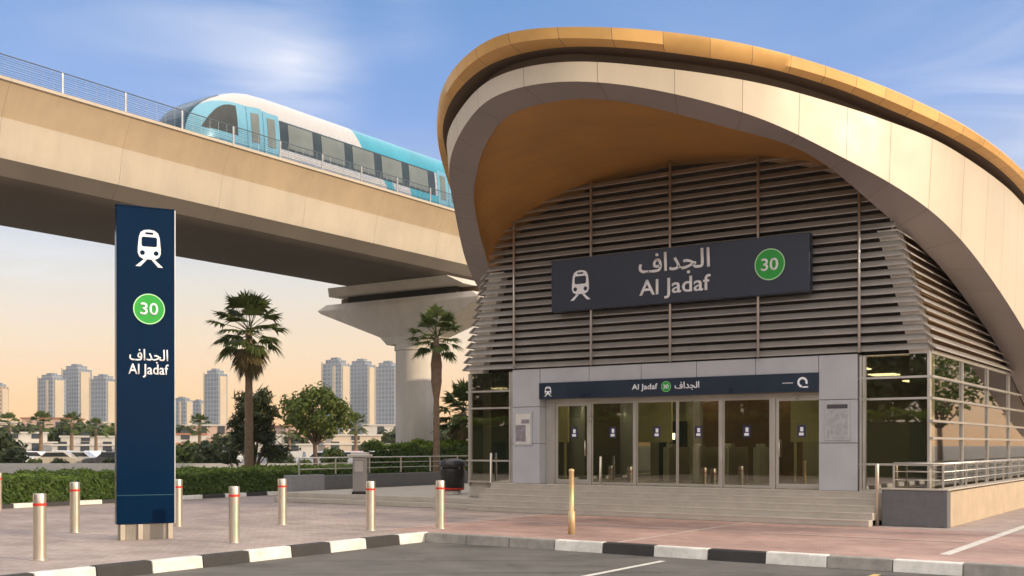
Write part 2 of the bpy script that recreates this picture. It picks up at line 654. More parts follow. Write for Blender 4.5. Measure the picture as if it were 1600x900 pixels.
# ------------------------------------------------------------------ lettering and marks
def text_part(name, s, x0, x1, z0, z1, y, m, parent, bold=0.0):
    """flat raised lettering fitted to a box on a plane facing -y"""
    cu = bpy.data.curves.new(name, 'FONT')
    cu.body = s
    cu.size = 1
    cu.offset = bold
    cu.resolution_u = 4
    to = bpy.data.objects.new(name, cu)
    COL.objects.link(to)
    bpy.context.view_layer.update()
    dg = bpy.context.evaluated_depsgraph_get()
    me0 = bpy.data.meshes.new_from_object(to.evaluated_get(dg))
    bpy.data.objects.remove(to)
    bm = bmesh.new()
    bm.from_mesh(me0)
    bpy.data.meshes.remove(me0)
    xs = [v.co.x for v in bm.verts]
    ys = [v.co.y for v in bm.verts]
    ax, bx_, ay, by = min(xs), max(xs), min(ys), max(ys)
    # islands: letters that overlap must not share a plane
    lvl, seen = {}, 0
    todo = set(bm.verts)
    while todo:
        st = [todo.pop()]
        grp = []
        while st:
            v = st.pop()
            grp.append(v)
            for e in v.link_edges:
                w = e.other_vert(v)
                if w in todo:
                    todo.discard(w)
                    st.append(w)
        for v in grp:
            lvl[v] = seen
        seen += 1
    for v in bm.verts:
        k = lvl[v]
        v.co = Vector((x0 + (v.co.x - ax) / (bx_ - ax) * (x1 - x0), y - 0.0012 * (k % 7), z0 + (v.co.y - ay) / (by - ay) * (z1 - z0)))
    res = bmesh.ops.extrude_face_region(bm, geom=list(bm.faces))
    for e in res['geom']:
        if isinstance(e, bmesh.types.BMVert):
            e.co.y -= 0.012
    bmesh.ops.recalc_face_normals(bm, faces=bm.faces)
    me = bpy.data.meshes.new(name)
    bm.to_mesh(me)
    bm.free()
    me.materials.append(m)
    o = bpy.data.objects.new(name, me)
    COL.objects.link(o)
    o.parent = parent
    return o


ARABIC = '\ufed1\ufe8d\ufeaa\ufea0\ufedf\ufe8d'      # station name, shaped letters in visual order


def route_disc(cx_, cz_, r, y, parent, name='route_disc'):
    b = MB()
    b.prism(arc(cx_, cz_, r, 0, 2 * pi * 47 / 48, 47), xz_front, y, y - 0.012, 0)
    d = b.build(name, M_green, parent)
    b = MB()
    o1 = [(p[0], p[1]) for p in arc(cx_, cz_, r, 0, 2 * pi, 48)]
    i1 = [(p[0], p[1]) for p in arc(cx_, cz_, r * 0.93, 0, 2 * pi, 48)]
    b.grid([[(a, y - 0.018, c) for a, c in o1], [(a, y - 0.018, c) for a, c in i1]])
    b.build('ring', M_ltgreen, d)
    text_part('number', '30', cx_ - r * 0.56, cx_ + r * 0.56, cz_ - r * 0.40, cz_ + r * 0.40, y - 0.016, M_white, d, 0.012)
    return d


def train_mark(x0, x1, z0, z1, y, parent, dark):
    """front view of a train on rails, as on the station signs"""
    w, h = x1 - x0, z1 - z0
    X = lambda a: x0 + a * w
    Z = lambda a: z0 + a * h
    b = MB()
    body = [(.30, .20), (.70, .20), (.84, .26), (.90, .36), (.90, .50), (.86, .80), (.80, .92), (.68, .98), (.50, 1.0),
            (.32, .98), (.20, .92), (.14, .80), (.10, .50), (.10, .36), (.16, .26)]
    b.prism([(X(a), Z(c)) for a, c in body], xz_front, y, y - 0.010)
    for sg in (-1, 1):
        leg = [(.30, .19), (.42, .19), (.19, .0), (.02, .0)]
        leg = [(a if sg < 0 else 1 - a, c) for a, c in leg]
        b.prism([(X(a), Z(c)) for a, c in leg], xz_front, y, y - 0.010)
    o = b.build('train_mark', M_white, parent)
    cuts = [('window_cutout', rrect(X(.23), X(.77), Z(.54), Z(.80), w * 0.07)), ('slit_cutout', rrect(X(.36), X(.64), Z(.87), Z(.925), w * 0.025)),
            ('lamp_cutout', arc(X(.26), Z(.37), w * 0.085, 0, 2 * pi * 15 / 16, 15)), ('lamp_cutout', arc(X(.74), Z(.37), w * 0.085, 0, 2 * pi * 15 / 16, 15))]
    for nm, outline in cuts:
        b = MB()
        b.prism(outline, xz_front, y - 0.006, y - 0.014)
        b.build(nm, dark, o)
    return o


# ================================================================== THE SETTING
b = MB()
b.quad([(-3000, -600, -0.20), (3000, -600, -0.20), (3000, 3500, -0.20), (-3000, 3500, -0.20)])
tag(b.build('ground', M_ground), kind='structure')

KERB_S, KERB_T = -1.50, -8.50
b = MB()
b.quad([W(KERB_S - .1, -70, -0.165), W(60, -70, -0.165), W(60, KERB_T + .1, -0.165), W(KERB_S - .1, KERB_T + .1, -0.165)])
tag(b.build('road', M_asph), kind='structure')

# paved forecourt: L-shaped slab with its edge behind the kerbs
frame = bpy.data.objects.new('pavement', None)
b = MB()
L_out = [(-17.4, -60), (KERB_S - .22, -60), (KERB_S - .22, KERB_T + .22), (60, KERB_T + .22), (60, 16), (-17.4, 16)]
b.prism(L_out, lambda a, c, d: (a, c, d), -0.19, 0.0)
pv = b.build('pavement', M_pave)
pv.location = (F0.x, F0.y, 0)
pv.rotation_euler = (0, 0, ANG)
tag(pv, kind='structure')
bpy.data.objects.remove(frame)


def kerb(name, along, fixed0, fixed1, a0, a1, first, cols, z1=0.035, z0=-0.18, length=1.0):
    b = MB()
    n = int(abs(a1 - a0) / length)
    sg = 1 if a1 > a0 else -1
    r = random.Random(3)
    for i in range(n):
        p0, p1 = a0 + sg * i * length, a0 + sg * ((i + 1) * length - 0.012)
        lo, hi = min(p0, p1), max(p0, p1)
        dz = r.uniform(-.006, .006)
        sl = 0.03          # sloping face
        if along == 's':
            P = [(lo, fixed0, z0), (hi, fixed0, z0), (hi, fixed1, z0), (lo, fixed1, z0),
                 (lo, fixed0 + sl, z1 + dz), (hi, fixed0 + sl, z1 + dz), (hi, fixed1, z1 + dz), (lo, fixed1, z1 + dz)]
        else:
            P = [(fixed1, lo, z0), (fixed0, lo, z0), (fixed0, hi, z0), (fixed1, hi, z0),
                 (fixed1, lo, z1 + dz), (fixed0 - sl, lo, z1 + dz), (fixed0 - sl, hi, z1 + dz), (fixed1, hi, z1 + dz)]
        b.hexa(P, cols[(i + first) % len(cols)])
    o = b.build(name, [M_kwhite, M_kblack, M_kgrey], bevel=0.02)
    o.location = (F0.x, F0.y, 0)
    o.rotation_euler = (0, 0, ANG)
    return tag(o, kind='structure')


kerb('kerb', 't', KERB_S, KERB_S - .22, KERB_T + .22, -50, 0, [0, 1])
kerb('kerb', 's', KERB_T, KERB_T + .22, KERB_S + .012, 45, 0, [2, 2, 2, 0, 1, 0, 1, 0, 2, 0, 2, 0, 1], length=1.06)
kerb('kerb', 't', -17.4, -17.62, -30, 6, 0, [0, 1], 0.13)


def paint(name, pts, z, m):
    b = MB()
    b.quad([W(s, t, z) for s, t in pts])
    tag(b.build(name, m), kind='structure')


paint('parking_line', [(4.25, -40), (4.37, -40), (4.37, -9.1), (4.25, -9.1)], -0.160, M_line)
paint('parking_line', [(7.9, -40), (8.02, -40), (8.02, -9.0), (7.9, -9.0)], -0.160, M_yline)
paint('parking_line', [(8.40, -6.9), (8.58, -6.9), (8.58, 20), (8.40, 20)], 0.004, M_line)

b = MB()
b.quad([(-2.9, KERB_T + .24, .003), (40, KERB_T + .24, .003), (40, -1.40, .003), (-2.9, -1.40, .003)])
rp_ = b.build('red_paving', tile_mat('red_interlock_paving', (0.41, 0.25, 0.21), (0.45, 0.305, 0.26), (0.25, 0.18, 0.155), 0.21, 0.105, 0.75, 0.006, 0.0, 0.36))
rp_.location = (F0.x, F0.y, 0)
rp_.rotation_euler = (0, 0, ANG)
tag(rp_, kind='structure')
for s_ in (-2.9, 2.75):
    paint('paving_band', [(s_, KERB_T + .25), (s_ + .11, KERB_T + .25), (s_ + .11, -1.41), (s_, -1.41)], .007, mat('pale_paving', (.56, .45, .39), .8, 0, .15, 3))
paint('paving_band', [(-2.78, -4.36), (8.38, -4.36), (8.38, -4.25), (-2.78, -4.25)], .0105, mat('pale_paving', (.56, .45, .39)))

# parking field and road behind the hedge
b = MB()
b.quad([(-160, 78, -0.19), (30, 78, -0.19), (30, 175, -0.19), (-160, 175, -0.19)])
tag(b.build('parking_lot', M_lot), kind='structure')

# ================================================================== STATION
station = thing('metro_station', 'station entrance building with golden shell roof, grey louvres and glass doors', 'station', (F0.x, F0.y, 0), ANG)


def catmull(pts, per=6):
    P = [Vector(p) for p in pts]
    out = []
    for i in range(len(P) - 1):
        p0, p1, p2, p3 = P[max(i - 1, 0)], P[i], P[i + 1], P[min(i + 2, len(P) - 1)]
        if i == 0:
            p0 = Vector((-P[1].x, P[1].y, P[1].z))
        for k in range(per):
            t = k / per
            out.append(0.5 * ((2 * p1) + (-p0 + p2) * t + (2 * p0 - 5 * p1 + 4 * p2 - p3) * t * t + (-p0 + 3 * p1 - 3 * p2 + p3) * t ** 3))
    out.append(P[-1])
    return out


def rimcurve(pts, n=96):
    """half rim (s, forward, z) from the apex to the tail -> n+1 even points (s, y, z)"""
    c = catmull(pts, 8)
    th = [math.atan2(p.x, p.y + 2.0) for p in c]
    out, k = [], 0
    for i in range(n + 1):
        x = min(th[-1], 2.695 * i / n) if i < n else th[-1]
        while k < len(th) - 2 and th[k + 1] < x:
            k += 1
        f = (x - th[k]) / max(1e-6, th[k + 1] - th[k])
        q = c[k].lerp(c[k + 1], min(1, max(0, f)))
        out.append(Vector((q.x, -q.y, q.z)))
    for _ in range(14):                                  # fair the curve; the apex stays on the axis
        prev = [Vector((-out[1].x, out[1].y, out[1].z))] + out[:-1]
        out = [out[i].lerp((prev[i] + out[i + 1]) / 2, .5) if i < n else out[i] for i in range(n + 1)]
    return out


LIP_OUT = [(0, 7.04, 9.48), (.68, 6.98, 9.47), (1.23, 6.76, 9.44), (1.88, 6.3, 9.38), (2.46, 5.89, 9.27), (3.08, 5.39, 9.12), (3.7, 4.78, 8.95),
           (4.27, 4.08, 8.75), (4.77, 3.31, 8.51), (5.2, 2.61, 8.26), (5.68, 1.84, 7.99), (6.15, 1.05, 7.69), (6.56, .3, 7.36), (6.80, -.24, 7.12),
           (7.12, -1.2, 6.66), (7.33, -2.27, 6.21), (7.50, -4.09, 5.64), (7.59, -6.36, 5.03), (7.62, -9, 4.36), (7.62, -14, 3.1), (7.62, -18, 2.2)]
LIP_IN = [(0, 6.24, 9.33), (.93, 6.13, 9.31), (1.4, 5.9, 9.26), (2, 5.4, 9.14), (2.5, 5, 9.0), (3, 4.52, 8.85), (3.6, 3.8, 8.69), (4.29, 3, 8.52),
          (4.72, 2.32, 8.28), (5.03, 1.79, 8.01), (5.3, 1.26, 7.70), (5.56, .67, 7.39), (5.86, .04, 7.07), (6.1, -.8, 6.72), (6.33, -1.8, 6.38),
          (6.5, -4.1, 5.76), (6.6, -7.5, 4.9), (6.62, -9.5, 4.3), (6.66, -12.5, 3.05), (6.66, -18, 1.6)]
WHITE_TOP = [(0, 7.06, 9.88), (.65, 7.0, 9.87), (1.2, 6.80, 9.85), (1.95, 6.33, 9.78), (2.5, 5.92, 9.71), (3.14, 5.42, 9.64), (3.76, 4.81, 9.56),
             (4.33, 4.1, 9.49), (4.83, 3.33, 9.40), (5.27, 2.63, 9.31), (5.75, 1.84, 9.20), (6.22, 1.05, 9.06), (6.67, .3, 8.92), (6.97, -.41, 8.78),
             (7.18, -1.07, 8.66), (7.36, -1.79, 8.56), (7.52, -3, 8.48), (7.63, -5, 8.42), (7.68, -9, 8.2), (7.68, -14, 7.7), (7.68, -18, 7.3)]
GOLD_BOT = [(0, 7.13, 10.15), (.8, 7.06, 10.14), (1.35, 6.82, 10.12), (2.1, 6.4, 10.05), (2.63, 6.05, 9.99), (3.2, 5.54, 9.92), (3.85, 4.86, 9.87),
            (4.45, 4.1, 9.80), (4.93, 3.36, 9.70), (5.38, 2.66, 9.60), (5.85, 1.86, 9.43), (6.32, 1.06, 9.26), (6.75, .3, 9.09), (7.06, -.41, 8.96),
            (7.27, -1.07, 8.86), (7.45, -1.79, 8.78), (7.6, -3, 8.70), (7.7, -5, 8.62), (7.75, -9, 8.4), (7.75, -14, 7.9), (7.75, -18, 7.5)]
GOLD_TOP = [(0, 7.70, 10.43), (.58, 7.6, 10.42), (1.06, 7.34, 10.41), (1.93, 6.84, 10.38), (2.48, 6.41, 10.35), (3.02, 5.95, 10.31), (3.56, 5.4, 10.26),
            (4.12, 4.75, 10.20), (4.75, 3.98, 10.08), (5.25, 3.3, 9.95), (5.7, 2.6, 9.83), (6.15, 1.84, 9.71), (6.6, 1.05, 9.53), (7, .3, 9.36),
            (7.35, -.4, 9.18), (7.58, -1.07, 9.04), (7.75, -1.8, 8.94), (7.9, -3, 8.86), (8, -5, 8.78), (8.05, -9, 8.6), (8.05, -14, 8.1), (8.05, -18, 7.7)]
NR = 120
R_lo, R_li, R_wt, R_gb, R_gt = (rimcurve(c, NR) for c in (LIP_OUT, LIP_IN, WHITE_TOP, GOLD_BOT, GOLD_TOP))


def full(h):
    return [Vector((-p.x, p.y, p.z)) for p in reversed(h[1:])] + list(h)


def shrink(h, d):
    return [Vector((max(0, p.x - d * min(1, p.x / 2.0)), p.y + d * (1 - min(1, p.x / 7.5) * 0.7), p.z)) for p in h]


def strip(curves, every=0, m=0, seam=1):
    """loft through rim curves, with thin dark joints every n columns"""
    cs = [full(c) for c in curves]
    n = len(cs[0])
    b = MB()
    start = 0
    while start < n - 1:
        end = min(n - 1, start + every) if every else n - 1
        cols = [[c[i] for c in cs] for i in range(start, end + 1)]
        if every and end < n - 1:
            f = 0.012 / max(1e-4, (cs[0][end] - cs[0][end - 1]).length)
            cols[-1] = [c[end].lerp(c[end - 1], min(.5, f)) for c in cs]
            b.grid([cols[-1], [c[end] for c in cs]], seam)
        b.grid(cols, m)
        start = end
    return b


autosmooth(strip([R_lo, R_wt], 8).build('fascia', [M_fascia, M_seam], station), 30)
autosmooth(strip([R_li, R_lo], 8).build('rim_lip', [M_lip, M_seam], station), 30)
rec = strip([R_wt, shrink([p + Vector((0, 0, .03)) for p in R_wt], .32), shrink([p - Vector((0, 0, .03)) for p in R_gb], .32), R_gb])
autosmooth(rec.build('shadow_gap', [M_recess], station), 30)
R_gm = [Vector((a.x + (c.x - a.x) * .8, a.y + (c.y - a.y) * .8, a.z + (c.z - a.z) * .28)) for a, c in zip(R_gb, R_gt)]
autosmooth(strip([R_gb, R_gm, R_gt], 5).build('roof_edge', [M_gold, M_seam], station), 50)
# roof and soffit, arched between the two sides of the rim
b = MB()
rows = []
for p in R_gt:
    zc = 10.34 + .16 * min(1, max(0, (p.y + 6.2) / 5)) - max(0, p.y - 4) * 0.12
    rows.append([(p.x * sin(a), p.y, p.z + max(0.0, zc - p.z) * (cos(a) ** 1.4 if cos(a) > 0 else 0)) for a in [(-pi / 2 + pi * k / 24) for k in range(25)]])
b.grid(rows)
autosmooth(b.build('roof_shell', M_gold, station), 30)
b = MB()
rows, joint = [], set()


def soffit_row(p):
    zc = 9.36 - max(0, p.y) * 0.02
    return [(p.x * sin(a), p.y, p.z + max(0.01, zc - p.z) * max(0.0, cos(a))) for a in [(-pi / 2 + pi * k / 32) for k in range(33)]]


for i, p in enumerate(R_li):
    rows.append(soffit_row(p))
    if i % 6 == 4 and i < NR - 1:
        q = R_li[i + 1]
        joint.add(len(rows) - 1)
        rows.append(soffit_row(p.lerp(q, .010 / (q - p).length)))
b.grid(rows, mfun=lambda i, j: 1 if i in joint else 0)
autosmooth(b.build('soffit', [M_soffit, M_seam], station), 30)

ZF = 0.75          # platform level


def half_w(z):
    if z <= 4.0:
        return 6.65
    if z <= 7.07:
        k = (z - 4) / 3.07
        return 6.65 - 0.78 * k ** 1.15
    return 5.87 * sqrt(max(0.0, 1 - ((z - 7.07) / 2.27) ** 2))


def top_z(s):
    return 7.07 + 2.27 * sqrt(max(0.0, 1 - (s / 5.87) ** 2))


# walls behind the louvres
b = MB()
zs = [4.02 + (9.34 - 4.02) * i / 40 for i in range(41)]
b.grid([[(-max(half_w(z) - .22, 0), .30, z), (max(half_w(z) - .22, 0), .30, z)] for z in zs])
for sg in (-1, 1):
    b.grid([[(sg * (half_w(z) - .16), .301, z), (sg * (half_w(z) - .16), 18, z)] for z in zs if z < 7.1], 1)
b.build('backing_wall', [M_dark, M_bronzeb], station)


def blade(b, z, x0, x1):
    b.hexa([(x0, -.17, z - .082), (x1, -.17, z - .082), (x1, -.03, z + .052), (x0, -.03, z + .052),
            (x0, -.17, z - .056), (x1, -.17, z - .056), (x1, -.03, z + .076), (x0, -.03, z + .076)])


PITCH = 0.222
b = MB()
bs = {-1: MB(), 1: MB()}
z = 4.16
while z < 9.25:
    w = half_w(z)
    if z < 7.07:
        b.hexa([(-w, -.17, z - .082), (w, -.17, z - .082), (w - .02, -.03, z + .052), (-w + .02, -.03, z + .052),
                (-w, -.17, z - .056), (w, -.17, z - .056), (w - .02, -.03, z + .076), (-w + .02, -.03, z + .076)])
    else:
        ex = .15 if z < 7.7 else .5
        blade(b, z, -w - ex, w + ex)
    if z < 7.0:
        for sg in (-1, 1):
            o_, i_ = sg * (w + .16), sg * (w - .02)
            bs[sg].hexa([(i_, -.16, z + .058), (o_, -.16, z - .080), (o_, 17, z - .080), (i_, 17, z + .058),
                         (i_, -.16, z + .092), (o_, -.16, z - .050), (o_, 17, z - .050), (i_, 17, z + .092)])
    z += PITCH
b.build('front_louvres', M_slat, station)
for sg in (-1, 1):
    bs[sg].build('side_louvres', M_slat, station)
for s in (-4.86, -2.29, 0.11, 2.54, 5.06):
    b = MB()
    b.tube([(s, -.235, 4.06), (s, -.235, top_z(s) - .02)], .034, 8)
    b.build('louvre_mullion', M_steel, station, smooth=True)
# pale corner columns, upright behind the glass and leaning behind the louvres
for sg in (-1, 1):
    b = MB()
    col = [(z, half_w(z)) for z in [ZF, 4.0] + [4.0 + 2.95 * k / 10 for k in range(1, 11)]]
    for (za, wa), (zb, wb) in zip(col[:-1], col[1:]):
        P = []
        for z, w in ((za, wa), (zb, wb)):
            P += [(sg * (w - .50), .02, z), (sg * (w - .03), .02, z), (sg * (w - .03), .45, z), (sg * (w - .50), .45, z)]
        b.hexa(P)
    b.build('corner_column', mat('corner_column_paint', (0.80, 0.78, 0.72), .5), station)

# portal: panelled pillars and lintel, joints left open over a dark core
for sg in (-1, 1):
    b = MB()
    x0, x1 = (4.05, 4.98) if sg > 0 else (-4.98, -4.05)
    b.box(x0 + .02, x1 - .02, -.06, .42, ZF, 4.03, 1)
    for z0, z1 in ((ZF + .01, 1.90), (1.915, 2.95), (2.965, 4.04)):
        b.box(x0, x1, -.12, .44, z0, z1, 0)
    b.build('portal_pillar', [M_alu, M_seam], station, bevel=.006)
b = MB()
b.box(-4.03, 4.03, -.05, .42, 3.64, 4.02, 1)
for k in range(5):
    x0 = -4.04 + k * 1.616
    b.box(x0 + .007, x0 + 1.609, -.11, .43, 3.63, 4.04, 0)
b.build('lintel', [M_alu, M_seam], station, bevel=.006)

# side bays of glass left and right of the portal
TR = (3.45, 2.95, 1.40)
for sg in (-1, 1):
    x0, x1 = (5.0, 6.62) if sg > 0 else (-6.62, -5.0)
    b = MB()
    b.box(x0, x1, .0, .018, ZF + .05, 3.99)
    b.build('bay_glass', M_glass_side, station)
    b = MB()
    for z in TR:
        b.box(x0 + .003, x1, -.06, -.003, z - .025, z + .025)
    for x in (sg * 5.045, sg * 5.12, sg * 6.60):
        b.box(x - .028, x + .028, -.065, .06, ZF, 3.995)
    b.box(x0 + .005, x1, -.05, .05, ZF, ZF + .05)
    b.build('bay_frame', M_steel, station)
    # long side walls of glass
    xs_ = sg * 6.63
    b = MB()
    b.box(min(xs_, xs_ - sg * .02), max(xs_, xs_ - sg * .02), .10, 17, ZF + .05, 3.99)
    b.build('side_glass', M_glass_side, station)
    b = MB()
    for z in (3.45, 2.95, 2.42, 2.02, 1.40):
        b.box(min(xs_ + sg * .003, xs_ + sg * .07), max(xs_ + sg * .003, xs_ + sg * .07), -.065, 17, z - .026, z + .026)
    for y in (3.2, 6.4, 9.6, 12.8):
        b.box(min(xs_, xs_ + sg * .05) + (.004 if sg > 0 else 0), max(xs_, xs_ + sg * .05), y - .025, y + .025, ZF, 3.99)
    b.box(min(xs_ + sg * .005, xs_ + sg * .06), max(xs_ + sg * .005, xs_ + sg * .06), 0, 17, ZF - .1, ZF + .05)
    b.box(min(xs_ - sg * .1, xs_ + sg * .02), max(xs_ - sg * .1, xs_ + sg * .02), .06, 17, 3.99, 4.08)
    b.build('side_glazing_bars', M_steel, station)

# glazed door front, set back between the pillars
YD = .20
b = MB()
b.box(-4.04, 4.04, YD, YD + .12, 3.05, 3.16)
for x0, x1 in ((-4.04, -3.74), (-1.19, -1.13), (1.32, 1.40), (2.70, 2.82), (-2.60, -2.54)):
    b.box(x0, x1, YD, YD + .12, ZF, 3.05)
b.build('door_frame', M_steel, station, bevel=.004)


def door(x0, x1, framed, handle=None):
    b = MB()
    f = .075 if framed else .03
    y0, y1 = YD + .02, YD + .07
    b.box(x0, x0 + f, y0, y1, ZF + .015, 3.045)
    b.box(x1 - f, x1, y0, y1, ZF + .015, 3.045)
    b.box(x0 + f, x1 - f, y0, y1, 3.045 - f, 3.045)
    b.box(x0 + f, x1 - f, y0, y1, ZF + .015, ZF + .015 + (.12 if framed else .06))
    d = b.build('door', M_steel, station, bevel=.004)
    b = MB()
    b.box(x0 + f, x1 - f, YD + .04, YD + .052, ZF + .07, 3.045 - f)
    b.build('pane', M_glass, d)
    xc = (x0 + x1) / 2 + (.06 if framed else 0)
    b = MB()
    b.box(xc - .105, xc + .105, YD + .030, YD + .036, 2.06, 2.36)
    st = b.build('sticker', mat('sticker_blue', (0.02, 0.02, 0.07), .5), d)
    b = MB()
    b.box(xc - .06, xc + .06, YD + .024, YD + .029, 2.10, 2.17)
    b.box(xc - .03, xc + .05, YD + .024, YD + .029, 2.20, 2.31)
    b.build('sticker_print', M_white, st)
    if handle is not None:
        b = MB()
        b.tube([(handle, YD - .03, 1.55), (handle, YD - .03, 2.0)], .016, 8)
        for zz in (1.6, 1.95):
            b.tube([(handle, YD - .03, zz), (handle, YD + .03, zz)], .01, 6)
        b.build('handle', M_bright, d, smooth=True)


door(-3.73, -2.61, True, -2.72)
door(-2.53, -1.20, False)
door(-1.12, .095, False)
door(.105, 1.31, False)
door(1.41, 2.69, False)
door(2.83, 4.03, True, 2.94)

# concourse inside
b = MB()
b.box(-6.5, 6.5, .34, 16.5, ZF - .2, ZF - .004)
b.build('concourse_floor', mat('concourse_floor_stone', (.32, .29, .24), .25, 0, .1, 1.0), station)
b = MB()
b.box(-6.2, 6.2, 11.0, 11.2, ZF, 4.0)
b.box(-2.6, -2.3, 6.5, 10.99, ZF, 3.99)
b.build('concourse_wall', mat('concourse_wall_panel', (.50, .46, .36), .6, 0, .1, .8), station)
b = MB()
b.box(-6.4, 6.4, .45, 17, 3.86, 3.99)
b.build('concourse_ceiling', mat('concourse_ceiling_panel', (.45, .43, .38), .7), station)
ml = bpy.data.materials.new('ceiling_lamp')
ml.use_nodes = True
ml.node_tree.nodes['Principled BSDF'].inputs['Emission Color'].default_value = (1, .86, .62, 1)
ml.node_tree.nodes['Principled BSDF'].inputs['Emission Strength'].default_value = 8.0
for x in (-4.2, -1.4, 1.4, 4.2):
    for y in (2.2, 5.0, 8.6):
        b = MB()
        b.box(x - .35, x + .35, y - .35, y + .35, 3.83, 3.857)
        b.build('ceiling_lamp', ml, station)
b = MB()
b.box(-1.5, 1.6, 5.4, 5.7, ZF, 3.85)
b.build('brown_screen', mat('brown_wall_panel', (.16, .085, .045), .45, 0, .3, 1.5), station)
for x0, x1, y in ((-3.6, -2.2, 4.6), (1.7, 3.0, 4.4), (-6.0, -5.0, 3.0)):
    b = MB()
    b.box(x0, x1, y, y + .08, 1.95, 3.35)
    b.box(x0 + .1, x0 + .16, y, y + .08, ZF, 1.95)
    b.box(x1 - .16, x1 - .1, y, y + .08, ZF, 1.95)
    b.build('lit_wall_panel', mat('lit_wall_yellow', (.62, .56, .34), .5, 0, .12, 1.2), station)  # added panels; the yellow-lit concourse wall is put into their colour
for x, y in ((-3.4, 4.0), (3.3, 3.6), (5.6, 5.0), (-5.4, 4.2)):
    b = MB()
    b.lathe([(.26, ZF), (.26, 3.85)], (x, y, 0), n=20)
    b.build('concourse_column', M_alu, station, smooth=True)
for x, y, w in ((-3.0, 6.2, .9), (2.9, 6.0, .8), (4.9, 7.0, 1.0)):
    b = MB()
    b.box(x - w / 2, x + w / 2, y, y + .5, ZF, ZF + 1.9)
    k_ = b.build('ticket_machine', M_slate, station, bevel=.02)
    b = MB()
    b.box(x - w * .16, x + w * .16, y - .012, y - .002, ZF + 1.3, ZF + 1.5)
    b.build('screen', ml, k_)
b = MB()
for k in range(4):
    x = -1.8 + k * .95
    b.box(x - .10, x + .10, 3.4, 4.9, ZF, ZF + 1.05)
    b.box(x - .10, x + .10, 3.6, 3.9, ZF + 1.05, ZF + 1.15)
b.build('ticket_gates', M_steel, station, bevel=.02)
# steps up to the doors
b = MB()
for k in range(5):
    z1 = .15 * (k + 1)
    b.box(-5.72, 5.62, -1.38 + k * .30, -1.38 + (k + 1) * .30 - (0.0 if k < 4 else -.25), 0.001 if k == 0 else .15 * k - .02, z1)
b.box(-6.72, 7.14, .12, .33, .3, ZF - .003)
b.build('entrance_steps', M_step, station, bevel=.012)
b = MB()
for k in range(5):
    b.box(-5.71, 5.61, -1.392 + k * .30, -1.33 + k * .30, .15 * (k + 1) - .022, .15 * (k + 1) + .004)
b.build('step_nosings', mat('pale_nosing', (.53, .48, .41), .7, 0, .12, 3), station)
b = MB()
b.box(5.63, 7.13, -.62, .11, .12, ZF - .006)
b.build('platform_edge', M_step, station)

# ---- the platform wall to the right of the steps
pw = thing('retaining_wall', 'low wall right of the steps, dark grey end and tan stone side', 'wall', W(5.72, -.72), ANG)
b = MB()
b.box(0, 1.44, 0, .30, 0, .83)
b.build('end_panel', M_granite, pw, bevel=.012)
b = MB()
b.box(1.16, 1.445, .302, 24, 0, .80)
b.build('side_panel', M_sandst, pw, bevel=.01)
b = MB()
b.box(-.02, 1.47, -.02, .31, .832, .87)
b.box(1.14, 1.47, .312, 24, .832, .87)
b.build('coping', M_step, pw, bevel=.01)


def railing(name, label, pts, zb, zt, spacing, bars, m, r=.024, group=None):
    """straight runs of handrail with posts and thin bars; pts in station axes"""
    root = thing(name, label, 'railing', W(pts[0][0], pts[0][1], zb), ANG, group)
    o0 = Vector(pts[0])
    P = [Vector(p) - o0 for p in pts]
    b = MB()
    b.tube([(p.x, p.y, zt - zb) for p in P], r, 8)
    b.build('top_rail', m, root, smooth=True)
    b = MB()
    for k in range(bars):
        z = (zt - zb) * (k + 1) / (bars + 1)
        b.tube([(p.x, p.y, z) for p in P], r * .5, 6)
    b.build('lower_bars', m, root, smooth=True)
    first = None
    for i in range(len(P) - 1):
        n = max(1, int((P[i + 1] - P[i]).length / spacing))
        for k in range(n + (1 if i == len(P) - 2 else 0)):
            q = P[i].lerp(P[i + 1], k / n)
            if first is None:
                pb = MB()
                pb.box(-.02, .02, -.02, .02, 0, zt - zb - .01)
                first = pb.build('post', m, root, loc=(q.x, q.y, 0))
            else:
                c = first.copy()
                c.location = (q.x, q.y, 0)
                COL.objects.link(c)
    return root


railing('railing', 'steel railing along the low wall right of the steps', [(5.95, -.55), (7.03, -.55), (7.03, 22)], .87, 1.44, 1.15, 2, M_steel)
b = MB()
b.lathe([(.045, 0), (.045, 1.40), (.038, 1.43)], n=12)
tag(b.build('handrail_post', M_bright, loc=W(5.64, -.80), smooth=True), 'steel post at the right end of the steps, before the dark wall', 'post')
for (s_, t_, h_, lab) in ((-2.05, -.12, .80, 'short steel post on the top landing, left of the middle doors'), (-5.75, -.12, .88, 'short steel post on the top landing, before the left glass corner')):
    b = MB()
    b.lathe([(.07, 0), (.07, .012), (.036, .014), (.036, h_ - .02), (.028, h_)], n=12)
    tag(b.build('landing_post', M_bright, loc=W(s_, t_, ZF), smooth=True), lab, 'post', 'posts on the landing')

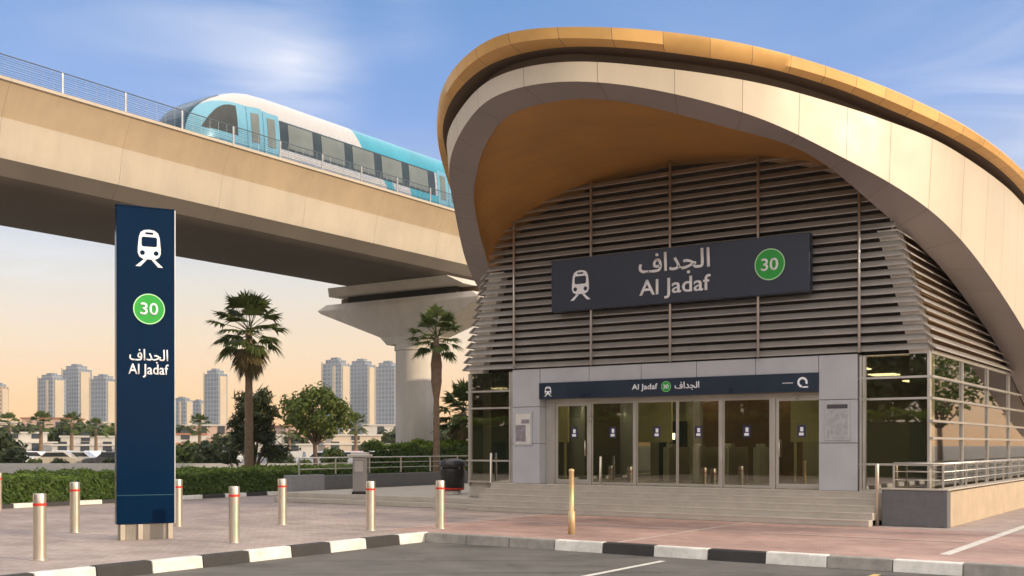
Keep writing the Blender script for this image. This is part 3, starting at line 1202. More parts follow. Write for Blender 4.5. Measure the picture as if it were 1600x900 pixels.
# ---- terrace left of the steps with its wall, rail, column and bin
b = MB()
b.box(-13.85, -5.74, -1.05, -.05, .004, .15)
b.box(-13.85, -5.742, -.70, -.05, .152, .30)
b.box(-13.85, -6.74, -.048, 14, .004, .30)
tr = b.build('terrace', M_step, bevel=.012)
tr.location = (F0.x, F0.y, 0)
tr.rotation_euler = (0, 0, ANG)
tag(tr, kind='structure')
lw = thing('terrace_wall', 'low grey granite wall bounding the terrace in front of the hedge', 'wall', W(-14.25, -.25), ANG)
b = MB()
b.box(0, .35, 0, 1.6, 0, .84)
b.build('end_block', mat('lit_granite', (.25, .25, .26), .6, 0, .12, 8), lw, bevel=.012)  # paler granite tone carries the light on the near end of the wall
b = MB()
b.box(.02, .33, 1.602, 11.5, 0, .80)
b.build('wall', M_granite, lw, bevel=.012)
railing('railing', 'thin steel railing on the granite terrace wall by the hedge', [(-14.07, .3), (-14.07, 11.0)], .84, 1.42, 1.6, 2, M_steel)

ic = thing('service_column', 'stainless steel service column with wide cap standing on the terrace', 'column', W(-10.75, -.30, .30), ANG + .5)
b = MB()
b.box(-.21, .21, -.14, .14, .08, 1.18)
b.build('body', mat('column_steel', (.36, .35, .34), .35, .7, .03, 1), ic, bevel=.02)
b = MB()
b.box(-.37, .37, -.2, .2, 1.182, 1.27)
b.box(-.27, .27, -.16, .16, 1.272, 1.33)
b.build('cap', M_steel, ic, bevel=.015)
b = MB()
b.box(-.23, .23, -.16, .16, 0, .078)
b.build('base', M_black, ic, bevel=.01)
b = MB()
b.box(-.13, .13, -.152, -.142, .72, 1.05)
b.build('panel', M_steel, ic)

lb = thing('litter_bin', 'black litter bin with hooded top and red lower band beside the steps', 'bin', W(-8.3, 1.35, .30), ANG + .35)
b = MB()
b.lathe([(.30, .12), (.37, .15), (.40, .75), (.40, .80), (.36, .82)], n=24)
b.build('body', M_black, lb, smooth=True)
b = MB()
b.lathe([(.33, .80), (.43, .90), (.43, 1.0), (.30, 1.10), (.10, 1.14)], n=24)
b.build('hood', mat('dark_hood', (.03, .03, .033), .35), lb, smooth=True)
b = MB()
b.lathe([(.372, .14), (.376, .20), (.378, .205)], n=24)
b.build('red_band', M_red, lb, smooth=True)
b = MB()
b.lathe([(.26, 0), (.27, .02), (.27, .10), (.22, .12)], n=24)
b.build('foot', M_kwhite, lb, smooth=True)
for a in (-.9, .9):
    b = MB()
    b.tube([(.36 * sin(a), -.36 * cos(a), .8), (.40 * sin(a), -.40 * cos(a), .93)], .02, 6)
    b.build('bracket', M_steel, lb)

# ---- signs on the front
sg_ = thing('station_sign', 'long slate sign over the doors with train mark, Al Jadaf lettering and 30 disc', 'sign', W(0, 0, 0), ANG)
YS = -.52
b = MB()
b.box(-3.40, 3.95, YS, YS + .26, 5.57, 7.0)
b.build('board', M_slate, sg_, bevel=.012)
for x in (-2.29, .11, 2.54):
    for zz in (5.8, 6.75):
        b = MB()
        b.box(x - .03, x + .03, YS + .262, -.20, zz - .03, zz + .03)
        b.build('bracket', M_steel, sg_)
train_mark(-2.79, -2.12, 5.84, 6.66, YS - .001, sg_, M_slate)
text_part('arabic_name', ARABIC, -.66, 1.37, 6.28, 6.90, YS - .001, M_white, sg_, .012)
text_part('latin_name', 'Al Jadaf', -.64, 1.39, 5.68, 6.22, YS - .001, M_white, sg_, .012)
route_disc(2.96, 6.31, .39, YS - .001, sg_)

hs = thing('header_sign', 'narrow navy sign band directly above the glass doors', 'sign', W(0, 0, 0), ANG)
YH = -.17
b = MB()
b.box(-4.04, 4.04, YH, .19, 3.165, 3.625)
b.build('board', M_navy, hs, bevel=.008)
train_mark(-3.86, -3.60, 3.24, 3.52, YH - .001, hs, M_navy)
text_part('latin_name', 'Al Jadaf', -1.05, -.28, 3.30, 3.50, YH - .001, M_white, hs, .014)
text_part('arabic_name', ARABIC, .22, .92, 3.30, 3.52, YH - .001, M_white, hs, .014)
route_disc(-.03, 3.405, .14, YH - .001, hs)
b = MB()
ring = arc(3.66, 3.40, .13, -.4, 1.45 * pi, 20)
ring2 = arc(3.66, 3.40, .075, -.4, 1.45 * pi, 20)
b.grid([[(a, YH - .008, c) for a, c in ring], [(a, YH - .008, c) for a, c in ring2]])
b.box(3.66, 3.80, YH - .012, YH - .002, 3.265, 3.30)
b.box(3.15, 3.42, YH - .012, YH - .002, 3.385, 3.40)
b.build('operator_mark', M_white, hs)

# notice cases on the pillars
M_poster = mat('poster_paper', (.62, .60, .56), .4)
pc = thing('notice_case', 'grey notice case with dark heading on the right portal pillar', 'notice case', W(4.51, -.122, 2.42), ANG)
b = MB()
b.box(-.31, .31, -.03, 0, -.45, .47)
b.build('frame', mat('notice_grey', (.42, .42, .42), .45), pc, bevel=.006)
b = MB()
b.box(-.25, .25, -.036, -.031, -.40, .30)
b.build('sheet', mat('notice_sheet', (.36, .37, .38), .5, 0, .25, 9), pc)
b = MB()
b.box(-.25, .25, -.037, -.031, .32, .42)
b.build('heading', mat('notice_heading', (.06, .06, .07), .5), pc)
pc = thing('notice_case', 'white lit poster case on the left portal pillar', 'notice case', W(-4.60, -.122, 2.32), ANG)
b = MB()
b.box(-.31, .31, -.03, 0, -.47, .50)
b.build('frame', M_alu, pc, bevel=.006)
b = MB()
b.box(-.25, .25, -.036, -.031, -.42, .44)
b.build('poster', M_poster, pc)
b = MB()
b.box(-.25, .10, -.040, -.037, -.36, .12)
b.box(-.05, .22, -.040, -.037, .16, .28)
b.build('poster_picture', mat('poster_print', (.25, .22, .25), .5, 0, .4, 8), pc)

# ================================================================== VIADUCT AND TRAIN
VS, VT = -20.30, 14.08       # pier centre in station axes
vo = W(VS, VT)
via = thing('viaduct', 'cream concrete elevated railway bridge crossing above the palms', 'bridge', (vo.x, vo.y, 0), ANG)
b = MB()
OUT = [[(4.02, 12.16), (4.30, 12.16), (4.30, 12.07), (4.21, 12.05)],
       [(4.21, 12.05), (4.15, 11.93), (3.84, 11.28), (3.80, 11.16)],
       [(3.80, 11.16), (3.76, 11.02), (3.66, 10.4), (3.60, 10.15), (3.57, 10.06)],
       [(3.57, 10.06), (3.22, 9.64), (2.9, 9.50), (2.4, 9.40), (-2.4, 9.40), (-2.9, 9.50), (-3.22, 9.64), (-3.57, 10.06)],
       [(-3.57, 10.06), (-3.66, 10.4), (-3.80, 11.16)], [(-3.80, 11.16), (-4.21, 12.05)], [(-4.21, 12.05), (-4.30, 12.07), (-4.30, 12.16), (-4.02, 12.16)],
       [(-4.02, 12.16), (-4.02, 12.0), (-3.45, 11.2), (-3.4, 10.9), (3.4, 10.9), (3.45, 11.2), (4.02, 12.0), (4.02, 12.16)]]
for band, m in zip(OUT, (0, 1, 0, 2, 0, 1, 0, 2)):  # parapet strips take a darker tan tone than the web
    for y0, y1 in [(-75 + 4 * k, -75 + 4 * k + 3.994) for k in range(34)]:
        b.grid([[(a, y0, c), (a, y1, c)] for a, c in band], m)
autosmooth(b.build('girder', [M_conc, mat('tan_parapet_band', (.41, .32, .215), .85, 0, .1, .5, streak=.09), mat('shade_concrete', (.13, .112, .095), .9, 0, .12, .4)], via), 25)  # shade under the girder is put into the dark belly colour
b = MB()
for w0 in (1.95, -1.95):
    for dx in (-.72, .72):
        b.box(w0 + dx - .04, w0 + dx + .04, -75, 62, 10.91, 11.06)
b.build('rail_track', M_steel, via)
# deeper diaphragm over the pier and the bearings
b = MB()
b.hexa([(-4.1, -1.6, 9.06), (4.1, -1.6, 9.06), (4.1, 1.6, 9.06), (-4.1, 1.6, 9.06), (-3.6, -2.2, 9.392), (3.6, -2.2, 9.392), (3.6, 2.2, 9.392), (-3.6, 2.2, 9.392)])
b.build('diaphragm', M_concg, via, bevel=.02)
# parapet railing
b = MB()
b.tube([(4.18, -75, 12.80), (4.18, 40, 12.80)], .020, 6)
b.build('parapet_rail', mat('dark_rail', (.10, .13, .16), .4, .3), via)
b = MB()
for z in (12.66, 12.53, 12.40, 12.28):
    b.tube([(4.18, -75, z), (4.18, 40, z)], .007, 4)
for k in range(140):
    b.tube([(4.18, -40 + k * .36, 12.17), (4.18, -40 + k * .36, 12.79)], .005, 4)
for z in (12.72, 12.60, 12.47, 12.34, 12.22):
    b.tube([(4.18, -75, z), (4.18, 40, z)], .006, 4)
b.build('parapet_wires', mat('dark_rail', (.10, .13, .16)), via)
pb = MB()
pb.box(-.018, .018, -.026, .026, 12.162, 12.80)
pb.box(-.05, .05, -.08, .08, 12.161, 12.18)
p0 = pb.build('parapet_post', M_steel, via, loc=(4.18, -21.35, 0))
for k in list(range(-12, 0)) + list(range(1, 20)):
    c = p0.copy()
    c.location = (4.18, -21.35 + 2.16 * k, 0)
    COL.objects.link(c)

pier = thing('viaduct_pier', 'round concrete pier with flared hammerhead cap carrying the bridge', 'pier', (vo.x, vo.y, 0), ANG)
b = MB()
b.lathe([(.92, -.1), (.92, 6.35), (.98, 6.36), (.98, 6.62)], n=40)
autosmooth(b.build('column', M_concg, pier), 30)
b = MB()
lv = [(6.62, .98, .92), (7.0, 1.35, .98), (8.30, 4.75, 1.50), (8.44, 4.90, 1.55), (8.72, 4.45, 1.40)]
rows = []
for z, hx, hy in lv:
    rows.append([(-hx, -hy, z), (hx, -hy, z), (hx, hy, z), (-hx, hy, z), (-hx, -hy, z)])
b.grid(rows)
b.quad([rows[-1][k] for k in range(4)])
b.build('cap', M_concg, pier, bevel=.03)
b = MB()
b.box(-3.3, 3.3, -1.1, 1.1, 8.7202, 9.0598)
b.build('gap_shade_block', mat('bearing_shadow_grey', (.03, .028, .026), .9), pier)  # dark block added so the gap above the cap reads as shade
for x in (-3.75, 3.75):
    b = MB()
    b.box(x - .45, x + .45, -.6, .6, 8.722, 9.058)
    b.build('bearing', M_recess, pier)

# ---- train
train = thing('metro_train', 'light blue and white metro train with rounded nose on the bridge', 'train', (vo.x, vo.y, 0), ANG)
TC, TN, TE = 1.95, -15.98, 24.0
roof_pts = [(0, 12.45), (0.06, 12.883), (0.18, 13.142), (0.36, 13.376), (0.6, 13.635), (0.9, 13.878), (1.25, 14.102), (1.6, 14.276), (2.0, 14.449), (2.4, 14.587), (2.95, 14.699), (3.8, 14.751), (5, 14.76), (60, 14.76)]


def roof_z(k):
    for (a, c), (a2, c2) in zip(roof_pts[:-1], roof_pts[1:]):
        if k <= a2:
            f = (k - a) / (a2 - a)
            return c + (c2 - c) * f
    return 14.76


def body_pt(t, q, off=0.0):
    """q in 0..1 runs from the bottom of the near side up over the roof to the far side"""
    k = t - TN
    h = 1.38 * (1 - (1 - min(1, (k + .05) / 1.7)) ** 2.5) ** (1 / 2.5)
    zr = roof_z(k)
    zb = 11.25
    zm = zb + (zr - zb) * .45
    a = pi * q
    e = .34
    c_, s_ = cos(a), sin(a)
    x = (h + off) * (1 if c_ >= 0 else -1) * abs(c_) ** e
    up = abs(s_) ** .62
    zlow = zb
    z = zlow + (zr + off - zlow) * up
    return Vector((TC + x, t, z))


def train_skin(name, mfun, mats, t0, t1, dt, nq, off=0.0, q0=0.0, q1=1.0):
    tf = min(t1, .5)
    ts = [t0 + (tf - t0) * i / int((tf - t0) / dt) for i in range(int((tf - t0) / dt) + 1)]
    if t1 > tf:
        ts += [tf + (t1 - tf) * i / 40 for i in range(1, 41)]
    nt = len(ts) - 1
    rows = [[body_pt(ts[i], q0 + (q1 - q0) * j / nq, off) for j in range(nq + 1)] for i in range(nt + 1)]
    b = MB()
    k = len(b.v)
    for r in rows:
        b.v += [tuple(p) for p in r]
    nc = nq + 1
    for i in range(nt):
        for j in range(nq):
            c = (rows[i][j] + rows[i + 1][j + 1]) / 2
            m = mfun(c.y, c.z, c.x - TC)
            if m is None:
                continue
            b.f.append((i * nc + j, i * nc + j + 1, (i + 1) * nc + j + 1, (i + 1) * nc + j))
            b.m.append(m)
    return autosmooth(b.build(name, mats, train, recalc=True), 30)


def arch_z(t):       # the white stripe sweeping up from the nose
    k = t - TN
    return 12.78 + 1.34 * (1 - math.exp(-max(0, k - .02) / .62))


rr = random.Random(5)
cells = {}


def livery(t, z, x):
    """0 white 1 light blue 2 turquoise 3 silver"""
    k = t - TN
    a = arch_z(t)
    if k < 4.12:
        if z < 12.35 and 1.6 < k < 2.5:
            return 0
        return 1 if z < min(a, 14.06) else 0
    wav = .35 * sin(t * 1.7) + .25 * sin(t * 3.1 + z * 2)
    if t + wav * 2 > -8.3 + (14.6 - z) * 1.1 and z > 13.9:
        return 2
    if t + wav * 2 > -5.2 and z < 12.9:
        return 2
    if z < 12.8:
        return 3 if (sin(t * 2.3) + sin(z * 9 + t) > .9) else 0
    if z < 13.95:
        return 3
    return 0


train_skin('body', livery, [M_tw, M_tb, M_tq, M_tg], TN, TE, .03, 150)


def wind(t, z, x):
    k = t - TN
    if z < 12.62:
        return None
    edge = arch_z(t) + .36
    if k < 1.70 and (z > edge or abs(x) < .82) and z > 12.60:
        return 0
    return None


train_skin('windscreen', wind, [M_twind], TN + .005, TN + 1.8, .02, 160, .012)


def cabwin(t, z, x):
    k = t - TN
    if x < 0 or z < 12.86 or k > 2.10 or k < .62:
        return None
    top = 12.86 + 1.08 * (1 - ((2.10 - k) / 1.48) ** 2.3)
    return 0 if z < top else None


train_skin('cab_window', cabwin, [mat('cab_glass', (.05, .055, .05), .12, 0, .1, spec=.4)], TN + .6, TN + 2.12, .02, 200, .012, 0, .5)


def side_rect(t0, t1, z0, z1, off, dt=.25):
    def f(t, z, x):
        return 0 if (x > 0 and z0 < z < z1) else None
    # straight side: build as an exact strip that follows the curved flank
    b = MB()
    nt = max(1, int((t1 - t0) / dt))
    qs = []
    for j in range(9):
        zz = z0 + (z1 - z0) * j / 8
        lo, hi = 0.0, .5
        for _ in range(30):
            mid = (lo + hi) / 2
            if body_pt(t0 + .01, mid).z < zz:
                lo = mid
            else:
                hi = mid
        qs.append(lo)
    b.grid([[body_pt(t0 + (t1 - t0) * i / nt, q, off) for q in qs] for i in range(nt + 1)])
    return b


t = -11.85
for car in range(3):
    side_rect(t, t + 9.25, 12.86, 13.90, .010).build('window_band', M_tband, train, smooth=True)
    for k in range(5):
        a = t + .42 + k * 1.76
        side_rect(a, a + 1.28, 12.93, 13.84, .020).build('window', M_tglass, train, smooth=True)
    t += 12.6
for t0 in (-13.45, -2.45, .75, 10.1):
    for a in (t0, t0 + .78):
        d = side_rect(a + .02, a + .75, 11.6, 14.02, .016).build('door', M_tb, train, smooth=True)
        side_rect(a + .20, a + .58, 12.75, 13.82, .026).build('door_window', M_tglass, d, smooth=True)
b = MB()
for s in (-1, 1):
    b.lathe([(.0, 0), (.10, .01), (.11, .03)], (0, 0, 0), n=12)
hl_ = MB()
hl_.box(TC + .42, TC + .72, TN + .02, TN + .14, 12.46, 12.58)
hl_.build('headlight', M_white, train, bevel=.02)
hl_ = MB()
hl_.box(TC - .72, TC - .42, TN + .02, TN + .14, 12.46, 12.58)
hl_.build('headlight', M_white, train, bevel=.02)

# ================================================================== TOTEM
tx0, tx1 = Vector((-7.67, 21.11)), Vector((-6.71, 21.61))
td = (tx1 - tx0).normalized()
tang = math.atan2(td.y, td.x)
tc0 = (tx0 + tx1) / 2
totem = thing('totem_sign', 'tall navy totem with train mark, green 30 disc and Al Jadaf lettering', 'sign', (tc0.x, tc0.y, 0), tang)
hw = .545
b = MB()
b.box(-hw, hw, .0, .26, .31, 6.51)
b.build('panel', M_navyg, totem, bevel=.012)
b = MB()
b.box(hw + .001, hw + .022, -.006, .266, .31, 6.515)
b.build('edge_trim', M_steel, totem)
b = MB()
b.box(-hw - .02, hw + .022, .0, .262, 6.516, 6.535)
b.build('cap', M_navyg, totem)
b = MB()
b.box(-hw + .05, hw - .05, .05, .22, 0, .308)
b.build('plinth', mat('plinth_steel', (.30, .27, .23), .4, .6, .05), totem)
for x in (-.43, -.10, .47):
    b = MB()
    b.box(x - .045, x + .045, -.004, .046, 0, .306)
    b.build('plinth_leg', M_bright, totem, bevel=.008)
b = MB()
b.box(-hw + .01, hw - .01, -.0035, -.0005, .872, .882)
b.build('panel_joint', mat('joint_teal', (.02, .09, .12), .4), totem)
train_mark(-.205, .335, 5.36, 6.09, -.001, totem, M_navyg)
route_disc(.06, 4.53, .30, -.001, totem)
text_part('arabic_name', ARABIC, -.31, .42, 3.46, 3.74, -.001, M_white, totem, .010)
text_part('latin_name', 'Al Jadaf', -.33, .43, 3.18, 3.45, -.001, M_white, totem, .010)

# ================================================================== BOLLARDS
BOL = [(62, 875, 'bollard nearest the camera, left of the totem'), (366, 848, 'bollard right of the totem, nearest the kerb on that side'),
       (117, 832, 'bollard on the paving between the hedge kerb and the nearest bollard'), (278, 822, 'bollard standing just behind the right edge of the totem'),
       (441, 820, 'bollard beside the grey granite terrace wall'), (579, 829, 'bollard below the stainless service column, near the kerb corner'),
       (688, 826, 'bollard in front of the black litter bin'), (-3, 797, 'bollard at the far left edge, before the painted hedge kerb')]
bol = None
for px, py, txt in BOL:
    d = FPX * EYE / (py - HOR)
    p = Vector(((px - 800) / FPX * d, d, 0))
    lab = 'stainless ' + txt.replace('bollard', 'red banded bollard', 1)
    if bol is None:
        bol = thing('bollard', lab, 'bollard', p, 0, 'bollards on the forecourt')
        b = MB()
        b.lathe([(.102, 0), (.102, .878)], n=24)
        b.lathe([(.102, .918), (.102, 1.055), (.096, 1.072), (.0, 1.078)], n=24)
        autosmooth(b.build('post', M_bright, bol), 40)
        b = MB()
        b.lathe([(.104, .876), (.104, .920)], n=24)
        autosmooth(b.build('reflective_band', M_red, bol), 40)
        b = MB()
        b.lathe([(.15, 0.002), (.15, .010), (.104, .014)], n=24)
        autosmooth(b.build('base_plate', M_steel, bol), 40)
    else:
        dup(bol, p, random.uniform(0, 3), label=lab)
mp_ = FPX * EYE / (835 - HOR)
b = MB()
b.lathe([(.075, 0), (.075, .48), (.052, .50), (.050, 1.30), (.058, 1.31), (.058, 1.35), (.0, 1.37)], n=16)
tag(b.build('marker_pole', mat('golden_pole_paint', (.62, .45, .24), .4, .3), loc=(93 / FPX * mp_, mp_, 0), smooth=True), 'thin golden pole on the red paving in front of the steps', 'post')


# ================================================================== PLANTS
def fan_frond(b, base, az, tilt, pet, rad, rng, m=0):
    """fan palm leaf: arching stalk and a pleated fan of narrow blades"""
    d = Vector((cos(az) * cos(tilt), sin(az) * cos(tilt), sin(tilt)))
    side = Vector((-sin(az), cos(az), 0))
    up = side.cross(d) * -1
    hub = Vector(base) + d * pet
    b.tube([base, Vector(base) + d * pet * .5 + Vector((0, 0, .03)), hub], [.022, .016, .012], 4, m, False)
    nb = 21
    for k in range(nb):
        a = -1.35 + 2.7 * k / (nb - 1)
        ln = rad * (1 - .28 * abs(a) / 1.35) * rng.uniform(.88, 1.08)
        dir_ = (d * cos(a) + side * sin(a)).normalized()
        n_ = dir_.cross(up).normalized()
        w = rad * .068
        p1 = hub + dir_ * ln * .55 + up * (.02 if k % 2 else -.02)
        droop = Vector((0, 0, -rad * rng.uniform(.10, .35)))
        p2 = hub + dir_ * ln + droop
        b.quad([hub, p1 + n_ * w, p2, p1 - n_ * w], m)


def palm(name, label, loc, h, crown, seed, skirt=True, group='palms beside the station', r0=.165, bulge=False, nf=32):
    rng = random.Random(seed)
    root = thing(name, label, 'palm tree', loc, 0, group)
    path, rad = [], []
    lean = Vector((rng.uniform(-.12, .12), rng.uniform(-.12, .12), 0))
    for i in range(29):
        k = i / 28
        path.append(Vector((lean.x * k * k, lean.y * k * k, h * k)))
        r = r0 * (1.25 - .45 * k) if k > .06 else r0 * (1.6 - 5 * k)
        if bulge and k > .60:
            r = r0 * (.8 + 1.05 * sin(min(1, (k - .60) / .36) * pi) ** .8)
        rad.append(r * rng.uniform(.95, 1.06))
    b = MB()
    b.tube(path, rad, 14)
    b.build('trunk', M_bark, root, smooth=True)
    top = path[-1] + Vector((0, 0, .05))
    b = MB()
    for i in range(nf):
        f = i / nf
        tilt = radians(84 - 118 * f ** .85) + rng.uniform(-.12, .12)
        fan_frond(b, top + Vector((rng.uniform(-.08, .08), rng.uniform(-.08, .08), -.25 * f)), i * 2.39996 + rng.uniform(-.2, .2), tilt,
                  crown * rng.uniform(.46, .62), crown * rng.uniform(.46, .57), rng)
    b.build('crown', M_palm, root, recalc=False)
    if skirt:
        b = MB()
        for i in range(14):
            f = i / 14
            fan_frond(b, top + Vector((0, 0, -.25 - .6 * f)), i * 2.4, radians(-48 - 30 * f), crown * .40, crown * .42, rng)
        b.build('dry_skirt', M_palmdry, root, recalc=False)
    return root


def at(px, depth, z=0.0):
    return Vector(((px - 800) / FPX * depth, depth, z))


palm('fan_palm', 'tall fan palm with full round crown, right of the totem', at(389, 46, -.1), 6.85, 1.78, 11)
palm('fan_palm', 'slender fan palm with swollen upper trunk before the bridge pier', at(682, 44, -.1), 6.35, 1.30, 12, False, r0=.125, bulge=True, nf=26)
palm('fan_palm', 'short fan palm half hidden behind the left corner of the station', at(726, 50, -.1), 3.5, 1.55, 13)


def tree(name, label, loc, h, cr, ch, seed, m=None, nleaf=4200, leaf=.16, group=None, trunk_r=.16, clumps=26, zc=None, cat='tree', star=False, cone=False, spread=.36):
    rng = random.Random(seed)
    root = thing(name, label, cat, loc, 0, group)
    zc = zc if zc is not None else h - ch
    cl_ = []
    for i in range(clumps):
        f = (i + .5) / clumps
        zz = 1 - 2 * f
        a = i * 2.39996 + rng.uniform(-.3, .3)
        q = sqrt(max(0, 1 - zz * zz))
        k = rng.uniform(.55, .95)
        if cone:
            q = (.18 + .82 * (1 - (zz + 1) / 2) ** .8) * rng.uniform(.75, 1.05)
        cl_.append(Vector((cos(a) * q * cr * k, sin(a) * q * cr * k, zc + zz * ch * k)))
    b = MB()
    fork = Vector((rng.uniform(-.1, .1), rng.uniform(-.1, .1), max(.6, (zc - ch) * .85)))
    b.tube([(0, 0, -.1), (fork.x * .4, fork.y * .5, fork.z * .5), fork], [trunk_r * 1.25, trunk_r, trunk_r * .85], 9)
    for i, c in enumerate(cl_):
        if i % 2 == 0:
            mid = fork.lerp(c, .5) + Vector((rng.uniform(-.15, .15), rng.uniform(-.15, .15), -.1))
            b.tube([fork - Vector((0, 0, .1)), mid, c], [trunk_r * .45, trunk_r * .25, trunk_r * .08], 5, 0, False)
    b.build('trunk', M_bark2, root, smooth=True)
    b = MB()
    for i in range(nleaf):
        c = cl_[rng.randrange(clumps)]
        rad = cr * spread * rng.random() ** .45
        v = Vector((rng.gauss(0, 1), rng.gauss(0, 1), rng.gauss(0, .75))).normalized() * rad
        p = c + v
        n = (v.normalized() + Vector((rng.uniform(-.7, .7), rng.uniform(-.7, .7), rng.uniform(-.2, .9)))).normalized()
        t1 = n.cross(Vector((rng.uniform(-1, 1), rng.uniform(-1, 1), rng.uniform(-1, 1)))).normalized()
        t2 = n.cross(t1)
        L_ = leaf * rng.uniform(.7, 1.3)
        if star:
            b.quad([p - t1 * L_ * .25, p + t2 * L_ * .22, p + t1 * L_ * 1.6, p - t2 * L_ * .22])
        else:
            b.quad([p - t1 * L_ * .6, p + t2 * L_ * .38, p + t1 * L_ * .7, p - t2 * L_ * .38])
    b.build('crown', m or M_leaf, root, recalc=False)
    return root


rt = tree('round_tree', 'round leafy green tree between the tall palm and the pier', at(494, 62, -.2), 5.5, 2.15, 1.45, 21, None, 5200, .17, None, .13, 36, 3.95, spread=.28)
tree('dark_tree', 'dark layered tree directly behind the tall palm', at(399, 53, -.2), 5.45, 1.75, 2.15, 22, M_leafd, 3000, .24, None, .12, 27, 3.0, star=True, cone=True, spread=.25)


# hedges: a dense mass of leaves over a dark core
def hedge(name, label, s0, s1, t0, t1, h, n, seed, leaf=.10):
    rng = random.Random(seed)
    root = thing(name, label, 'hedge', W((s0 + s1) / 2, (t0 + t1) / 2), ANG)
    a, c = (s1 - s0) / 2, (t1 - t0) / 2

    def top(x, y):
        return h * (.95 + .05 * sin(y * 1.3 + seed) + .04 * sin(y * 3.7 + x * 2) + .03 * sin(y * 8.1 + x * 5))
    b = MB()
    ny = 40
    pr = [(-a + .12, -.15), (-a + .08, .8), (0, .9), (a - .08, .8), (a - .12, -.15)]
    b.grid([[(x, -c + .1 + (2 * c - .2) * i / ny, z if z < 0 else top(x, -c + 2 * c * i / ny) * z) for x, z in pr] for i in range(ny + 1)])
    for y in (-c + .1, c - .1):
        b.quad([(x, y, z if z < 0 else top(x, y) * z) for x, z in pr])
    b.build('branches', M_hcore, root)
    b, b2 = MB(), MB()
    for i in range(n):
        u_ = rng.random()
        y = rng.uniform(-c, c)
        if u_ < .42:
            x = a - abs(rng.gauss(0, .05))
            z = top(x, y) * rng.uniform(0.02, 1.0)
            nb = Vector((1, 0, .4))
        elif u_ < .50:
            y = -c + abs(rng.gauss(0, .06))
            x = rng.uniform(-a, a)
            z = top(x, y) * rng.uniform(0.02, 1.0)
            nb = Vector((0, -1, .4))
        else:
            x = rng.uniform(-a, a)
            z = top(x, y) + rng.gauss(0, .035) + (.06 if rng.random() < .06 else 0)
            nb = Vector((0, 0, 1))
        nn = (nb + Vector((rng.uniform(-.9, .9), rng.uniform(-.9, .9), rng.uniform(-.5, .9)))).normalized()
        t1_ = nn.cross(Vector((rng.uniform(-1, 1), rng.uniform(-1, 1), rng.uniform(-1, 1)))).normalized()
        t2_ = nn.cross(t1_)
        p = Vector((x, y, max(.01, z)))
        L_ = leaf * rng.uniform(.6, 1.3)
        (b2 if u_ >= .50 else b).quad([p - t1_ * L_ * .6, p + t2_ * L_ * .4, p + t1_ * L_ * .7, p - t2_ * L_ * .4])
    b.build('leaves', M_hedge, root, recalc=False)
    b2.build('lit_top_leaves', M_hedge_lit, root, recalc=False)
    return root


hedge('hedge', 'long low clipped green hedge behind the painted kerb', -23.2, -17.9, -10, 12, .92, 46000, 1, .10)
hedge('hedge', 'taller green hedge behind the terrace railing beside the pier', -19.4, -16.6, 9.2, 17.5, 1.95, 20000, 2, .11)

# trees right of the picture: they shade the forecourt and stand mirrored in the side glass
off_ = [(11.2, 44, 6.5, 2.2, 33), (15.5, 40, 8.5, 3.2, 34), (20.5, 52, 9.5, 3.6, 35)]
for i, (s, t_, h, cr_, sd_) in enumerate(off_):
    tree('shade_tree', ['broad tree mirrored in the right side glass', 'largest tree mirrored deep in the right side glass', 'tree between the two mirrored trees'][i],
         W(s, t_), h, cr_, cr_ * .8, sd_, M_leaf, 1700, .26, 'shade trees right of the station', .17, 22)
palm('fan_palm', 'fan palm by the kerb beyond the right edge of the picture', W(17.5, -.8), 5.2, 1.9, 14, group='palms right of the station')
# street trees across the road behind the camera, seen mirrored in the doors
st0 = None
for i in range(9):
    p, k = W(-46 + i * 6.2, -41 - (i % 3) * 3.5), (.9, 1.15, 1.0, 1.3)[i % 4]
    lab = 'street tree behind the camera, mirrored dimly in the glass doors'
    if st0 is None:
        st0 = tree('street_tree', lab, p, 9.0, 4.0, 3.4, 36, M_leafd, 3000, .5, 'street trees behind the camera', .3, 26)
        st0.scale = (k, k, k)
    else:
        dup(st0, p, i * 1.3, k)

hedge('reflection_hedge', 'hedge added behind the camera to cover the bright gap mirrored in the doors', -52, 8, -39.5, -37.5, 3.9, 9000, 5, .40)  # unseen hedge, added and raised to block the bright horizon in the reflections

# ================================================================== SKYLINE AND MIDDLE DISTANCE
TWM = [tower_mat('tower_blue_glass', (.25, .265, .285), (.085, .125, .175), 3.2, 3.6, .5),
       tower_mat('tower_grey_glass', (.25, .26, .275), (.08, .13, .19), 4.0, 3.6, .7),
       tower_mat('tower_tan', (.42, .30, .19), (.12, .10, .09), 3.4, 3.4, 1.0)]
M_twall = mat('tower_cream_wall', (.50, .41, .29), .8, 0, .06, .1)
D = 900.0
TOW = [(-14, 12, 598, 2, 'brown tower cut by the left edge'), (62, 101, 583, 0, 'left one of the three blue towers left of the totem'),
       (100, 141, 569, 0, 'tallest blue tower left of the totem'), (143, 181, 585, 0, 'blue tower whose edge the totem covers'),
       (270, 300, 620, 1, 'low pale tower just right of the totem'), (299, 322, 624, 1, 'shortest tower, left of the slim blue one'),
       (321, 354, 576, 0, 'slim blue tower left of the tall palm'), (505, 546, 559, 1, 'grey tower above the round tree'),
       (546, 586, 561, 1, 'tower with sunlit yellow side between two grey towers'), (588, 626, 564, 0, 'tower half hidden by the bridge pier')]
